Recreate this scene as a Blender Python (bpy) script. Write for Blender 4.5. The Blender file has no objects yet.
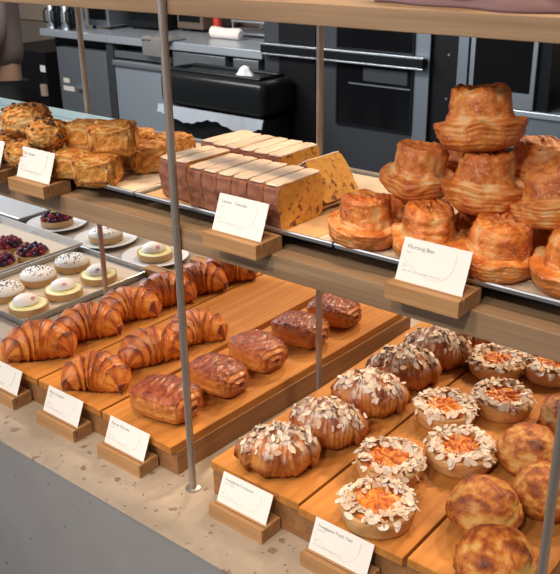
import bpy, bmesh, math, random
from math import sin, cos, pi, radians, sqrt
from mathutils import Vector, Matrix, noise, Euler

random.seed(7)
SC = bpy.context.scene
COL = SC.collection

# ------------------------------------------------------------------ camera
cam_d = bpy.data.cameras.new('camera')
cam = bpy.data.objects.new('camera', cam_d)
COL.objects.link(cam)
SC.camera = cam
R0 = ((0.776, 0.238, -0.584), (0.630, -0.313, 0.710), (-0.014, -0.919, -0.393))
m = Matrix(((R0[0][0], -R0[0][1], -R0[0][2]), (R0[1][0], -R0[1][1], -R0[1][2]), (R0[2][0], -R0[2][1], -R0[2][2])))
q = m.to_quaternion()
cam.rotation_mode = 'QUATERNION'
cam.rotation_quaternion = q
cam.location = (0.7922, -0.7526, 0.7922)
cam_d.sensor_fit = 'HORIZONTAL'
cam_d.sensor_width = 36.0
cam_d.lens = 860.75 / 560 * 36
cam_d.clip_start = 0.02
cam_d.clip_end = 50
cam_d.dof.use_dof = True
cam_d.dof.focus_distance = 1.25
cam_d.dof.aperture_fstop = 24

# ------------------------------------------------------------------ world, lights, exposure
W = bpy.data.worlds.new('world')
SC.world = W
W.use_nodes = True
bg = W.node_tree.nodes['Background']
bg.inputs[0].default_value = (0.90, 0.94, 1.0, 1)
bg.inputs[1].default_value = 0.20


def area(name, loc, target, size, power, color, size_y=None):
    d = bpy.data.lights.new(name, 'AREA')
    d.size = size
    if size_y:
        d.shape = 'RECTANGLE'
        d.size_y = size_y
    d.energy = power
    d.color = color
    o = bpy.data.objects.new(name, d)
    COL.objects.link(o)
    o.location = loc
    o.rotation_euler = (Vector(target) - Vector(loc)).to_track_quat('-Z', 'Y').to_euler()
    return o


def spot(name, loc, target, power, color, angle=60, r=0.06):
    d = bpy.data.lights.new(name, 'SPOT')
    d.energy = power
    d.color = color
    d.spot_size = radians(angle)
    d.spot_blend = 0.8
    d.shadow_soft_size = r
    o = bpy.data.objects.new(name, d)
    COL.objects.link(o)
    o.location = loc
    o.rotation_euler = (Vector(target) - Vector(loc)).to_track_quat('-Z', 'Y').to_euler()
    return o


WARM = (1.0, 0.70, 0.42)
SOFT = (1.0, 0.90, 0.80)
area('shop_window_daylight', (-1.9, -3.2, 1.3), (-0.2, 0.3, 0.2), 2.4, 30, (0.90, 0.95, 1.0), 1.6)
area('side_window_daylight', (-3.4, 0.4, 1.3), (-1.1, 0.5, 0.0), 1.2, 75, (0.78, 0.89, 1.0), 1.0)
for x_ in (-0.9, 0.1, 1.1):
    spot('kitchen_side_spot', (x_, 1.95, 1.95), (x_ * 0.55, 0.25, 0.2), 120, WARM, 50, 0.07)
for x_ in (-0.6, 0.2, 0.9):
    spot('counter_spot', (x_, -0.50, 2.7), (x_ * 0.8, -0.02, 0.2), 62, WARM, 45, 0.06)
for x_ in (-0.85, 0.0, 0.85):
    spot('shop_spot', (x_, -1.75, 1.95), (x_ * 0.6, 0.22, 0.05), 82, SOFT, 40, 0.10)
area('kitchen_ceiling_light', (-3.2, 1.6, 1.6), (-3.0, 3.2, 0), 3.0, 105, (1.0, 0.97, 0.94), 0.5)

SC.view_settings.view_transform = 'Standard'
SC.view_settings.look = 'None'
SC.view_settings.gamma = 1.0
SC.view_settings.use_curve_mapping = False
SC.view_settings.exposure = 0.0


# ------------------------------------------------------------------ materials
def mat(name, color, rough=0.5, metal=0.0, spec=0.5):
    M = bpy.data.materials.new(name)
    M.use_nodes = True
    b = M.node_tree.nodes['Principled BSDF']
    b.inputs['Base Color'].default_value = (*color, 1)
    b.inputs['Roughness'].default_value = rough
    b.inputs['Metallic'].default_value = metal
    b.inputs['Specular IOR Level'].default_value = spec
    return M


def nodes(M):
    nt = M.node_tree
    return nt, nt.nodes, nt.links, nt.nodes['Principled BSDF']


def ramp(nt, stops):
    r = nt.nodes.new('ShaderNodeValToRGB')
    e = r.color_ramp.elements
    e[0].position, e[0].color = stops[0][0], (*stops[0][1], 1)
    e[1].position, e[1].color = stops[1][0], (*stops[1][1], 1)
    for p, c in stops[2:]:
        x = e.new(p)
        x.color = (*c, 1)
    return r


def noise_node(nt, scale, detail=4, rough=0.6, stretch=None, dist=0.0):
    tc = nt.nodes.new('ShaderNodeTexCoord')
    mp = nt.nodes.new('ShaderNodeMapping')
    if stretch:
        mp.inputs['Scale'].default_value = stretch
    n = nt.nodes.new('ShaderNodeTexNoise')
    n.inputs['Scale'].default_value = scale
    n.inputs['Detail'].default_value = detail
    n.inputs['Roughness'].default_value = rough
    n.inputs['Distortion'].default_value = dist
    nt.links.new(tc.outputs['Object'], mp.inputs['Vector'])
    nt.links.new(mp.outputs['Vector'], n.inputs['Vector'])
    return n


def bump(nt, src, strength, dist):
    b = nt.nodes.new('ShaderNodeBump')
    b.inputs['Strength'].default_value = strength
    b.inputs['Distance'].default_value = dist
    nt.links.new(src, b.inputs['Height'])
    return b


def wood(name, dark, light, axis='Y', rough=0.5, scale=1.0):
    M = mat(name, light, rough, 0.0, 0.25)
    nt, N, L, B = nodes(M)
    s = {'X': (1.2, 26, 26), 'Y': (26, 1.2, 26), 'Z': (26, 26, 1.2)}[axis]
    s2 = {'X': (3, 190, 190), 'Y': (190, 3, 190), 'Z': (190, 190, 3)}[axis]
    n1 = noise_node(nt, 1.6 * scale, 5, 0.6, s, 0.6)
    n2 = noise_node(nt, 1.0 * scale, 2, 0.5, s2)
    mx = N.new('ShaderNodeMath')
    mx.operation = 'MULTIPLY_ADD'
    mx.inputs[1].default_value = 0.35
    L.new(n2.outputs['Fac'], mx.inputs[0])
    sc = N.new('ShaderNodeMath')
    sc.operation = 'MULTIPLY'
    sc.inputs[1].default_value = 0.65
    L.new(n1.outputs['Fac'], sc.inputs[0])
    L.new(sc.outputs[0], mx.inputs[2])
    r = ramp(nt, [(0.36, dark), (0.62, light)])
    L.new(mx.outputs[0], r.inputs[0])
    L.new(r.outputs[0], B.inputs['Base Color'])
    bp = bump(nt, mx.outputs[0], 0.25, 0.001)
    L.new(bp.outputs[0], B.inputs['Normal'])
    return M


def crust(name, stops, rough=0.42, nscale=60, namp=0.35, bstr=0.5, bdist=0.0015, coat=0.0, sugar=None, fine=420):
    """browning comes from the mesh's own 'brown' value plus fine noise"""
    M = mat(name, stops[0][1], rough)
    nt, N, L, B = nodes(M)
    at = N.new('ShaderNodeAttribute')
    at.attribute_name = 'brown'
    n = noise_node(nt, nscale, 6, 0.65)
    a = N.new('ShaderNodeMath')
    a.operation = 'SUBTRACT'
    a.inputs[1].default_value = 0.5
    L.new(n.outputs['Fac'], a.inputs[0])
    b = N.new('ShaderNodeMath')
    b.operation = 'MULTIPLY_ADD'
    b.inputs[1].default_value = namp * 2
    L.new(a.outputs[0], b.inputs[0])
    L.new(at.outputs['Fac'], b.inputs[2])
    r = ramp(nt, stops)
    L.new(b.outputs[0], r.inputs[0])
    out = r.outputs[0]
    n2 = noise_node(nt, fine, 3, 0.6)
    if sugar:
        thr, scol = sugar
        rr = ramp(nt, [(thr, (0, 0, 0)), (thr + 0.12, (1, 1, 1))])
        L.new(n2.outputs['Fac'], rr.inputs[0])
        mxx = N.new('ShaderNodeMix')
        mxx.data_type = 'RGBA'
        L.new(rr.outputs[0], mxx.inputs[0])
        L.new(out, mxx.inputs[6])
        mxx.inputs[7].default_value = (*scol, 1)
        out = mxx.outputs[2]
    L.new(out, B.inputs['Base Color'])
    ad = N.new('ShaderNodeMath')
    ad.operation = 'MULTIPLY_ADD'
    ad.inputs[1].default_value = 0.4
    L.new(n2.outputs['Fac'], ad.inputs[0])
    L.new(n.outputs['Fac'], ad.inputs[2])
    bp = bump(nt, ad.outputs[0], bstr, bdist)
    L.new(bp.outputs[0], B.inputs['Normal'])
    B.inputs['Coat Weight'].default_value = coat
    B.inputs['Coat Roughness'].default_value = 0.25
    B.inputs['Subsurface Weight'].default_value = 0.0
    return M


M = {}
M['oak'] = wood('oak', (0.24, 0.15, 0.085), (0.37, 0.245, 0.145), 'X')
M['board'] = wood('board_wood', (0.40, 0.150, 0.030), (0.56, 0.245, 0.058), 'Y', 0.6)
M['slab'] = wood('slab_wood', (0.24, 0.115, 0.048), (0.40, 0.19, 0.075), 'Y')
M['block'] = wood('block_wood', (0.32, 0.165, 0.07), (0.50, 0.28, 0.125), 'X')
M['shaded_wood'] = wood('shaded_wood', (0.045, 0.03, 0.02), (0.08, 0.055, 0.04), 'X')  # riser wood with the shade under the trays put into its colour
M['steel'] = mat('brushed_steel', (0.42, 0.45, 0.48), 0.35, 0.9)
M['steel_light'] = mat('light_steel', (0.62, 0.66, 0.70), 0.30, 0.9)
M['steel_top'] = mat('steel_worktop', (0.52, 0.57, 0.62), 0.30, 0.6)
M['fridge_door'] = mat('fridge_door_steel', (0.34, 0.39, 0.44), 0.4, 0.5)
M['steel_panel'] = mat('steel_panel', (0.20, 0.225, 0.25), 0.45, 0.6)
M['steel_dark'] = mat('dark_steel', (0.048, 0.052, 0.058), 0.45, 0.3, 0.4)
M['tray'] = mat('tray_steel', (0.42, 0.43, 0.44), 0.38, 0.85)
M['bronze'] = mat('post_metal', (0.42, 0.37, 0.33), 0.42, 0.75)
M['black'] = mat('black', (0.006, 0.006, 0.007), 0.5, 0, 0.2)
M['black_gloss'] = mat('black_gloss', (0.005, 0.005, 0.006), 0.12, 0, 0.3)
M['black_plastic'] = mat('black_plastic', (0.007, 0.008, 0.009), 0.3, 0, 0.35)
M['white'] = mat('white_paper', (0.80, 0.79, 0.77), 0.7)
M['card'] = mat('card_paper', (0.82, 0.80, 0.775), 0.6)
M['ink'] = mat('grey_blue_ink', (0.16, 0.20, 0.26), 0.8)
M['ink_light'] = mat('light_ink', (0.42, 0.42, 0.44), 0.8)
M['ink_tan'] = mat('tan_ink', (0.62, 0.55, 0.44), 0.8)
M['china'] = mat('white_china', (0.80, 0.82, 0.84), 0.18)
M['pale_blue'] = mat('daylit_tray_blue', (0.50, 0.66, 0.72), 0.3)  # daylight on the steel tray painted as a pale blue
M['kraft'] = mat('kraft_paper', (0.55, 0.34, 0.16), 0.8)
M['cream_line'] = mat('tray_liner', (0.62, 0.52, 0.40), 0.75)
M['meringue'] = mat('meringue', (0.82, 0.80, 0.78), 0.55)
M['custard'] = mat('lemon_custard', (0.80, 0.80, 0.42), 0.35)
M['seed'] = mat('black_seed', (0.02, 0.017, 0.02), 0.6)
M['berry_dark'] = mat('dark_berry', (0.060, 0.018, 0.060), 0.22)
M['berry_red'] = mat('raspberry', (0.34, 0.03, 0.07), 0.35)
M['leaf'] = mat('green_leaf', (0.35, 0.55, 0.06), 0.5)
M['violet'] = mat('violet_petal', (0.10, 0.03, 0.28), 0.6)
M['pink'] = mat('pink_petal', (0.60, 0.20, 0.22), 0.6)
M['choc'] = mat('dark_chocolate', (0.05, 0.02, 0.012), 0.4)
M['towel'] = mat('pale_towel', (0.70, 0.62, 0.56), 0.9)
M['towel_grey'] = mat('grey_cloth', (0.16, 0.15, 0.14), 0.95)
M['mauve'] = mat('mauve_cloth', (0.17, 0.10, 0.11), 0.95)
M['charcoal_cloth'] = mat('charcoal_cloth', (0.06, 0.055, 0.06), 0.95)
M['floor'] = mat('floor_tile', (0.09, 0.085, 0.08), 0.5)
M['wall'] = mat('wall_paint', (0.24, 0.19, 0.15), 0.8)
M['beige'] = mat('beige_panel', (0.36, 0.28, 0.20), 0.7)
M['brown_panel'] = mat('brown_panel', (0.10, 0.07, 0.05), 0.6)
M['skin'] = mat('skin', (0.50, 0.27, 0.18), 0.55)
M['shirt'] = mat('taupe_cloth', (0.17, 0.125, 0.11), 0.9)
M['trouser'] = mat('dark_cloth', (0.035, 0.032, 0.035), 0.9)
M['hair'] = mat('dark_hair', (0.03, 0.02, 0.015), 0.6)
M['red'] = mat('red_plastic', (0.45, 0.03, 0.02), 0.4)
M['film'] = mat('plastic_film', (0.35, 0.38, 0.42), 0.25)
M['lips'] = mat('lips', (0.42, 0.15, 0.13), 0.5)

# stone counter with little dark pits
M['stone'] = mat('stone', (0.42, 0.36, 0.29), 0.45)
nt, N, L, B = nodes(M['stone'])
n1 = noise_node(nt, 7, 6, 0.65)
r1 = ramp(nt, [(0.35, (0.29, 0.24, 0.19)), (0.65, (0.42, 0.355, 0.285))])
L.new(n1.outputs['Fac'], r1.inputs[0])
tc = N.new('ShaderNodeTexCoord')
dn = noise_node(nt, 45, 3, 0.6)
vm = N.new('ShaderNodeVectorMath')
vm.operation = 'MULTIPLY_ADD'
vm.inputs[1].default_value = (0.03, 0.03, 0.0)
L.new(dn.outputs['Color'], vm.inputs[0])
L.new(tc.outputs['Object'], vm.inputs[2])
pits = None
for scale, thr, msk in ((34, 0.22, 0.50), (90, 0.2, 0.54)):
    v = N.new('ShaderNodeTexVoronoi')
    v.inputs['Scale'].default_value = scale
    L.new(vm.outputs[0], v.inputs['Vector'])
    lt = ramp(nt, [(thr * 0.75, (1, 1, 1)), (thr, (0, 0, 0))])
    L.new(v.outputs['Distance'], lt.inputs[0])
    sx = N.new('ShaderNodeSeparateXYZ')
    L.new(v.outputs['Color'], sx.inputs[0])
    gt = N.new('ShaderNodeMath')
    gt.operation = 'GREATER_THAN'
    gt.inputs[1].default_value = msk
    L.new(sx.outputs[0], gt.inputs[0])
    ml = N.new('ShaderNodeMath')
    ml.operation = 'MULTIPLY'
    L.new(lt.outputs[0], ml.inputs[0])
    L.new(gt.outputs[0], ml.inputs[1])
    if pits is None:
        pits = ml.outputs[0]
    else:
        mm = N.new('ShaderNodeMath')
        mm.operation = 'MAXIMUM'
        L.new(pits, mm.inputs[0])
        L.new(ml.outputs[0], mm.inputs[1])
        pits = mm.outputs[0]
mx = N.new('ShaderNodeMix')
mx.data_type = 'RGBA'
mx.inputs[7].default_value = (0.17, 0.12, 0.085, 1)
pm = N.new('ShaderNodeMath')
pm.operation = 'MULTIPLY'
pm.inputs[1].default_value = 0.75
L.new(pits, pm.inputs[0])
L.new(pm.outputs[0], mx.inputs[0])
L.new(r1.outputs[0], mx.inputs[6])
L.new(mx.outputs[2], B.inputs['Base Color'])
iv = N.new('ShaderNodeMath')
iv.operation = 'SUBTRACT'
iv.inputs[0].default_value = 1.0
L.new(pits, iv.inputs[1])
bp = bump(nt, iv.outputs[0], 0.6, 0.002)
L.new(bp.outputs[0], B.inputs['Normal'])

M['grey_front'] = mat('grey_concrete', (0.16, 0.155, 0.16), 0.6)
nt, N, L, B = nodes(M['grey_front'])
n1 = noise_node(nt, 9, 5, 0.6)
r1 = ramp(nt, [(0.3, (0.29, 0.28, 0.28)), (0.7, (0.325, 0.315, 0.315))])
L.new(n1.outputs['Fac'], r1.inputs[0])
v = N.new('ShaderNodeTexVoronoi')
v.inputs['Scale'].default_value = 22
tc = N.new('ShaderNodeTexCoord')
L.new(tc.outputs['Object'], v.inputs['Vector'])
lt = ramp(nt, [(0.05, (1, 1, 1)), (0.075, (0, 0, 0))])
L.new(v.outputs['Distance'], lt.inputs[0])
mx = N.new('ShaderNodeMix')
mx.data_type = 'RGBA'
mx.inputs[7].default_value = (0.06, 0.055, 0.055, 1)
L.new(lt.outputs[0], mx.inputs[0])
L.new(r1.outputs[0], mx.inputs[6])
L.new(mx.outputs[2], B.inputs['Base Color'])

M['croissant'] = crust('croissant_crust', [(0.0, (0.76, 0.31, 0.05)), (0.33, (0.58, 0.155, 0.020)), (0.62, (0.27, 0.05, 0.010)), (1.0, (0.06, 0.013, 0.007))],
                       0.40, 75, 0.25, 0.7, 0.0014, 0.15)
M['dusted'] = crust('dusted_croissant_crust', [(0.0, (0.60, 0.25, 0.06)), (0.32, (0.38, 0.10, 0.018)), (0.58, (0.20, 0.042, 0.011)), (1.0, (0.06, 0.014, 0.008))],
                    0.45, 75, 0.25, 0.7, 0.0014, 0.05)
nt, N, L, B = nodes(M['dusted'])
src = B.inputs['Base Color'].links[0].from_socket
at_ = N.new('ShaderNodeAttribute')
at_.attribute_name = 'dust'
dn_ = noise_node(nt, 70, 5, 0.7)
dr_ = ramp(nt, [(0.46, (0, 0, 0)), (0.60, (1, 1, 1))])
L.new(dn_.outputs['Fac'], dr_.inputs[0])
dm_ = N.new('ShaderNodeMath')
dm_.operation = 'MULTIPLY'
L.new(dr_.outputs[0], dm_.inputs[0])
L.new(at_.outputs['Fac'], dm_.inputs[1])
dx_ = N.new('ShaderNodeMix')
dx_.data_type = 'RGBA'
dx_.inputs[7].default_value = (0.80, 0.70, 0.60, 1)
L.new(dm_.outputs[0], dx_.inputs[0])
L.new(src, dx_.inputs[6])
L.new(dx_.outputs[2], B.inputs['Base Color'])
M['pain'] = crust('chocolate_pastry_crust', [(0.0, (0.68, 0.28, 0.055)), (0.38, (0.50, 0.125, 0.018)), (0.66, (0.26, 0.036, 0.010)), (1.0, (0.07, 0.014, 0.008))],
                  0.36, 120, 0.34, 1.0, 0.0035, 0.35)
M['bun'] = crust('sugared_bun_crust', [(0.0, (0.74, 0.42, 0.17)), (0.25, (0.70, 0.23, 0.038)), (0.56, (0.50, 0.11, 0.015)), (1.0, (0.17, 0.04, 0.012))],
                 0.45, 60, 0.34, 1.0, 0.0025, 0.05, (0.58, (0.74, 0.47, 0.30)), 380)
M['pie'] = crust('golden_pie_crust', [(0.0, (0.74, 0.42, 0.11)), (0.30, (0.60, 0.19, 0.026)), (0.56, (0.36, 0.08, 0.014)), (1.0, (0.10, 0.03, 0.012))],
                 0.38, 60, 0.60, 1.0, 0.0045, 0.15)
M['tart_shell'] = crust('tart_shell', [(0.0, (0.70, 0.42, 0.17)), (0.5, (0.54, 0.26, 0.08)), (1.0, (0.28, 0.11, 0.03))], 0.6, 80, 0.4, 0.9, 0.002)
M['apricot'] = crust('apricot_filling', [(0.0, (0.76, 0.27, 0.03)), (0.45, (0.60, 0.13, 0.014)), (0.9, (0.22, 0.045, 0.012))], 0.28, 40, 0.3, 0.5, 0.0012, 0.25)
M['almond'] = crust('flaked_almond', [(0.0, (0.82, 0.73, 0.62)), (0.6, (0.72, 0.50, 0.32)), (1.0, (0.45, 0.22, 0.10))], 0.6, 90, 0.25, 0.3, 0.0005)
M['scone'] = crust('scone_crust', [(0.0, (0.78, 0.52, 0.22)), (0.28, (0.72, 0.30, 0.042)), (0.6, (0.46, 0.15, 0.02)), (1.0, (0.14, 0.045, 0.015))],
                   0.6, 130, 0.55, 1.0, 0.005)
M['icing'] = crust('pale_icing', [(0.0, (0.86, 0.72, 0.58)), (1.0, (0.70, 0.50, 0.36))], 0.6, 60, 0.3, 0.4, 0.0008)
M['loaf_crust'] = crust('loaf_crust', [(0.0, (0.36, 0.15, 0.085)), (0.35, (0.22, 0.075, 0.042)), (0.8, (0.07, 0.022, 0.018))], 0.6, 60, 0.5, 1.0, 0.003)
M['loaf_crumb'] = crust('loaf_crumb', [(0.0, (0.72, 0.38, 0.07)), (0.36, (0.66, 0.30, 0.045)), (0.46, (0.16, 0.05, 0.03)), (1.0, (0.08, 0.02, 0.02))], 0.7, 110, 1.1, 0.8, 0.002)
M['small_tart'] = mat('small_tart_shell', (0.52, 0.32, 0.14), 0.6)


# ------------------------------------------------------------------ helpers
def tag(o, label, cat, group=None, kind=None):
    if label:
        o['label'] = label
    if cat:
        o['category'] = cat
    if group:
        o['group'] = group
    if kind:
        o['kind'] = kind
    return o


def link(name, me, parent=None, loc=None, rot=None, scale=None):
    o = bpy.data.objects.new(name, me)
    COL.objects.link(o)
    if parent is not None:
        o.parent = parent
    if loc is not None:
        o.location = loc
    if rot is not None:
        o.rotation_euler = rot
    if scale is not None:
        o.scale = scale if hasattr(scale, '__len__') else (scale,) * 3
    return o


def empty(name, loc, rotz=0, label=None, cat=None, group=None, scale=1.0):
    o = bpy.data.objects.new(name, None)
    COL.objects.link(o)
    o.location = loc
    o.rotation_euler = (0, 0, rotz)
    o.scale = (scale,) * 3
    o.empty_display_size = 0.02
    return tag(o, label, cat, group)


class MB:
    """collects boxes, tubes and free faces for ONE mesh"""

    def __init__(s):
        s.v, s.f, s.mi = [], [], []

    def box(s, a, b, M4=None, mi=0):
        x0, y0, z0 = a
        x1, y1, z1 = b
        i = len(s.v)
        pts = [(x0, y0, z0), (x1, y0, z0), (x1, y1, z0), (x0, y1, z0), (x0, y0, z1), (x1, y0, z1), (x1, y1, z1), (x0, y1, z1)]
        if M4:
            pts = [tuple(M4 @ Vector(p)) for p in pts]
        s.v += pts
        s.f += [(i, i + 3, i + 2, i + 1), (i + 4, i + 5, i + 6, i + 7), (i, i + 1, i + 5, i + 4), (i + 1, i + 2, i + 6, i + 5), (i + 2, i + 3, i + 7, i + 6), (i + 3, i, i + 4, i + 7)]
        s.mi += [mi] * 6
        return s

    def tube(s, pts, r, n=14, mi=0):
        i0 = len(s.v)
        P = [Vector(p) for p in pts]
        rr = r if hasattr(r, '__len__') else [r] * len(P)
        for k, p in enumerate(P):
            d = (P[min(k + 1, len(P) - 1)] - P[max(k - 1, 0)]).normalized()
            a = d.orthogonal().normalized()
            if abs(d.z) < 0.9:
                a = d.cross(Vector((0, 0, 1))).normalized()
            else:
                a = d.cross(Vector((1, 0, 0))).normalized()
            b = d.cross(a)
            for j in range(n):
                t = 2 * pi * j / n
                s.v.append(tuple(p + (a * cos(t) + b * sin(t)) * rr[k]))
        for k in range(len(P) - 1):
            for j in range(n):
                a0 = i0 + k * n + j
                a1 = i0 + k * n + (j + 1) % n
                s.f.append((a0, a1, a1 + n, a0 + n))
                s.mi.append(mi)
        s.f.append(tuple(i0 + j for j in reversed(range(n))))
        s.f.append(tuple(i0 + (len(P) - 1) * n + j for j in range(n)))
        s.mi += [mi, mi]
        return s

    def lathe(s, prof, n=32, mi=0, c=(0, 0, 0)):
        i0 = len(s.v)
        for (r, z) in prof:
            for j in range(n):
                t = 2 * pi * j / n
                s.v.append((c[0] + r * cos(t), c[1] + r * sin(t), c[2] + z))
        for k in range(len(prof) - 1):
            for j in range(n):
                a0 = i0 + k * n + j
                a1 = i0 + k * n + (j + 1) % n
                s.f.append((a0, a1, a1 + n, a0 + n))
                s.mi.append(mi)
        s.f.append(tuple(i0 + j for j in reversed(range(n))))
        s.f.append(tuple(i0 + (len(prof) - 1) * n + j for j in range(n)))
        s.mi += [mi, mi]
        return s

    def mesh(s, name, mats, bevel=0.0, smooth=False, seg=2):
        me = bpy.data.meshes.new(name)
        me.from_pydata(s.v, [], s.f)
        for mm_ in (mats if isinstance(mats, (list, tuple)) else [mats]):
            me.materials.append(mm_)
        me.polygons.foreach_set('material_index', s.mi)
        bm = bmesh.new()
        bm.from_mesh(me)
        bmesh.ops.recalc_face_normals(bm, faces=bm.faces)
        if bevel > 0:
            es = [e for e in bm.edges if len(e.link_faces) == 2 and e.calc_face_angle(0) > 0.7]
            bmesh.ops.bevel(bm, geom=es, offset=bevel, segments=seg, profile=0.5, affect='EDGES', clamp_overlap=True)
        bm.to_mesh(me)
        bm.free()
        if smooth:
            me.polygons.foreach_set('use_smooth', [True] * len(me.polygons))
            me.set_sharp_from_angle(angle=radians(40))
        return me

    def build(s, name, mats, parent=None, loc=None, rot=None, bevel=0.0, smooth=False, seg=2):
        return link(name, s.mesh(name, mats, bevel, smooth, seg), parent, loc, rot)


def surf(name, F, nu, nv, material):
    """closed blob: F(u, v) -> (x, y, z, brown); v wraps, u ends are capped"""
    V, BR, fs = [], [], []
    for i in range(nu):
        for j in range(nv):
            x, y, z, b = F(i / (nu - 1), j / nv)
            V.append((x, y, z))
            BR.append(b)
    for i in range(nu - 1):
        for j in range(nv):
            a = i * nv + j
            b = i * nv + (j + 1) % nv
            fs.append((a, b, b + nv, a + nv))
    fs.append(tuple(reversed(range(nv))))
    fs.append(tuple((nu - 1) * nv + j for j in range(nv)))
    me = bpy.data.meshes.new(name)
    me.from_pydata(V, [], fs)
    at = me.attributes.new('brown', 'FLOAT', 'POINT')
    at.data.foreach_set('value', BR)
    me.materials.append(material)
    bm = bmesh.new()
    bm.from_mesh(me)
    bmesh.ops.recalc_face_normals(bm, faces=bm.faces)
    bm.to_mesh(me)
    bm.free()
    me.polygons.foreach_set('use_smooth', [True] * len(me.polygons))
    return me


def fbm(p, s, o=4):
    return noise.fractal(Vector(p) * s, 1.0, 2.0, o)


def flakes_mesh(name, spots, material, size=(0.0062, 0.0042), th=0.0009):
    """almond flakes: spots = list of (pos, normal)"""
    V, F_, BR = [], [], []
    for p, nrm in spots:
        nrm = Vector(nrm)
        nrm = (nrm + Vector((random.uniform(-.5, .5), random.uniform(-.5, .5), random.uniform(-.3, .3)))).normalized()
        a = nrm.orthogonal().normalized()
        a = Matrix.Rotation(random.uniform(0, 2 * pi), 3, nrm) @ a
        b = nrm.cross(a)
        k = random.uniform(0.7, 1.15)
        lx, ly = size[0] * k, size[1] * k * random.uniform(.8, 1.1)
        br = random.choice([0, 0, 0.05, 0.15, 0.3, 0.6])
        i = len(V)
        n = 8
        for side in (0, 1):
            for j in range(n):
                t = 2 * pi * j / n
                r = 1 + (0.25 if j == 0 else 0)
                V.append(tuple(Vector(p) + a * cos(t) * lx * r + b * sin(t) * ly + nrm * (th * side + 0.0012 * cos(t) ** 2)))
                BR.append(br + (0.0 if side else 0.3))
        F_.append(tuple(i + j for j in reversed(range(n))))
        F_.append(tuple(i + n + j for j in range(n)))
        for j in range(n):
            F_.append((i + j, i + (j + 1) % n, i + n + (j + 1) % n, i + n + j))
    me = bpy.data.meshes.new(name)
    me.from_pydata(V, [], F_)
    at = me.attributes.new('brown', 'FLOAT', 'POINT')
    at.data.foreach_set('value', BR)
    me.materials.append(material)
    return me


# ------------------------------------------------------------------ the room
def struct(name, mb, mats, bevel=0):
    o = mb.build(name, mats, bevel=bevel)
    o['kind'] = 'structure'
    return o


# kitchen wall frame: origin O, e along the wall to the right, n away from the shop
KE = Vector((1, 0, 0))
KN = Vector((0, 1, 0))
KO = Vector((0, 3.4, 0))
KROT = math.atan2(KE.y, KE.x)
FL = -0.86


def K(s, n, z=0.0):
    return KO + KE * s + KN * n + Vector((0, 0, z))


struct('floor', MB().box((-9, -4, FL - 0.05), (5, 4.6, FL)), M['floor'])
wb = MB().box((-8.5, 0.95, FL), (4.0, 1.05, 2.4)).build('wall_back', M['wall'], loc=KO, rot=(0, 0, KROT))
wb['kind'] = 'structure'
MB().box((-8.0, 0.930, -0.05), (-5.30, 0.948, 0.9)).build('wall_panel', M['beige'], wb, bevel=0.002)
MB().box((-5.2, 0.925, 0.05), (-2.75, 0.948, 0.70)).build('splashback', M['brown_panel'], wb, bevel=0.002)
MB().box((-0.9, 0.925, -0.1), (3.6, 0.948, 1.2)).build('wood_wall_panel', M['beige'], wb, bevel=0.002)

# ------------------------------------------------------------------ serving counter
counter = empty('serving_counter', (0, 0, FL), 0, 'long pale pitted stone counter with smooth grey front, carrying the whole display', 'counter')
MB().box((-2.6, -0.108, 0.857), (1.5, 0.85, 0.86)).build('stone_worktop', M['stone'], counter, bevel=0.0008)
MB().box((-2.6, -0.1072, 0.0), (1.5, 0.84, 0.8569)).build('front_panel', M['grey_front'], counter)

# ------------------------------------------------------------------ display rack
rack = empty('display_rack', (0, 0, 0), 0, 'two-tier oak display shelving on slim metal posts standing on the stone counter', 'display shelf')
MB().box((-1.5, 0.0, 0.386), (1.25, 0.33, 0.416)).build('lower_shelf', M['oak'], rack, bevel=0.001)
MB().box((-1.5, 0.0, 0.6885), (1.25, 0.33, 0.7105)).build('upper_shelf', M['oak'], rack, bevel=0.001)
for (x, y) in ((0, -0.004), (0.54, -0.004), (-0.57, -0.004), (-0.003, 0.318), (-0.57, 0.318), (0.54, 0.318)):
    p = MB().tube([(x, y, 0.002), (x, y, 1.15)], 0.0055, 18).build('post', M['bronze'], rack, smooth=True)
    MB().lathe([(0.0115, 0.0), (0.0115, 0.0022), (0.0065, 0.0035)], 24, c=(x, y, 0)).build('foot_flange', M['tray'], p, smooth=True)


# ------------------------------------------------------------------ boards
def stack(x0, zs, zt, ys, labels, slab_label, ln=0.598, flare=0.0, pw=0.1705, lastw=0.0):
    s = MB()
    i = 0
    s.box((0, 0, 0), (pw * 3 + lastw - 0.0015, ln + 0.01, zs))
    s.v[2] = (s.v[2][0] + flare, *s.v[2][1:])
    s.v[6] = (s.v[6][0] + flare, *s.v[6][1:])
    o = s.build('riser_block', M['slab'], loc=(x0, 0.006, 0), bevel=0.0015)
    tag(o, slab_label, 'wooden riser')
    for k in range(3):
        b = MB().box((0.0015, 0, 0), ((pw if k < 2 else pw + lastw) - 0.003, ln, zt - zs - 0.0004)).build('serving_board', M['board'], loc=(x0 + k * pw, 0.001 + ys[k], zs + 0.0004), rot=(0, 0, -math.atan2(flare, ln) * 0.8 if k == 2 else 0), bevel=0.0012)
        tag(b, labels[k], 'wooden board', 'wooden boards under the pastries')


stack(-0.552, 0.041, 0.055, (0, 0, 0),
      ['wooden board under the back-left line of large croissants, left of its riser',
       'wooden board under the three croissants, middle of the left riser',
       'wooden board under the row of chocolate pastries, right of its riser'],
      'thick wooden slab under the left croissants and chocolate pastries', 0.638, 0.025)
stack(0.034, 0.048, 0.062, (0, -0.006, -0.002),
      ['wooden board under the almond croissants, left of its riser',
       'wooden board under the flaked almond fruit tarts',
       'wooden board under the domed golden pies at lower right'],
      'thick wooden slab under the almond croissants, fruit tarts and domed pies', 0.60, 0.0, 0.168, -0.014)


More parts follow.
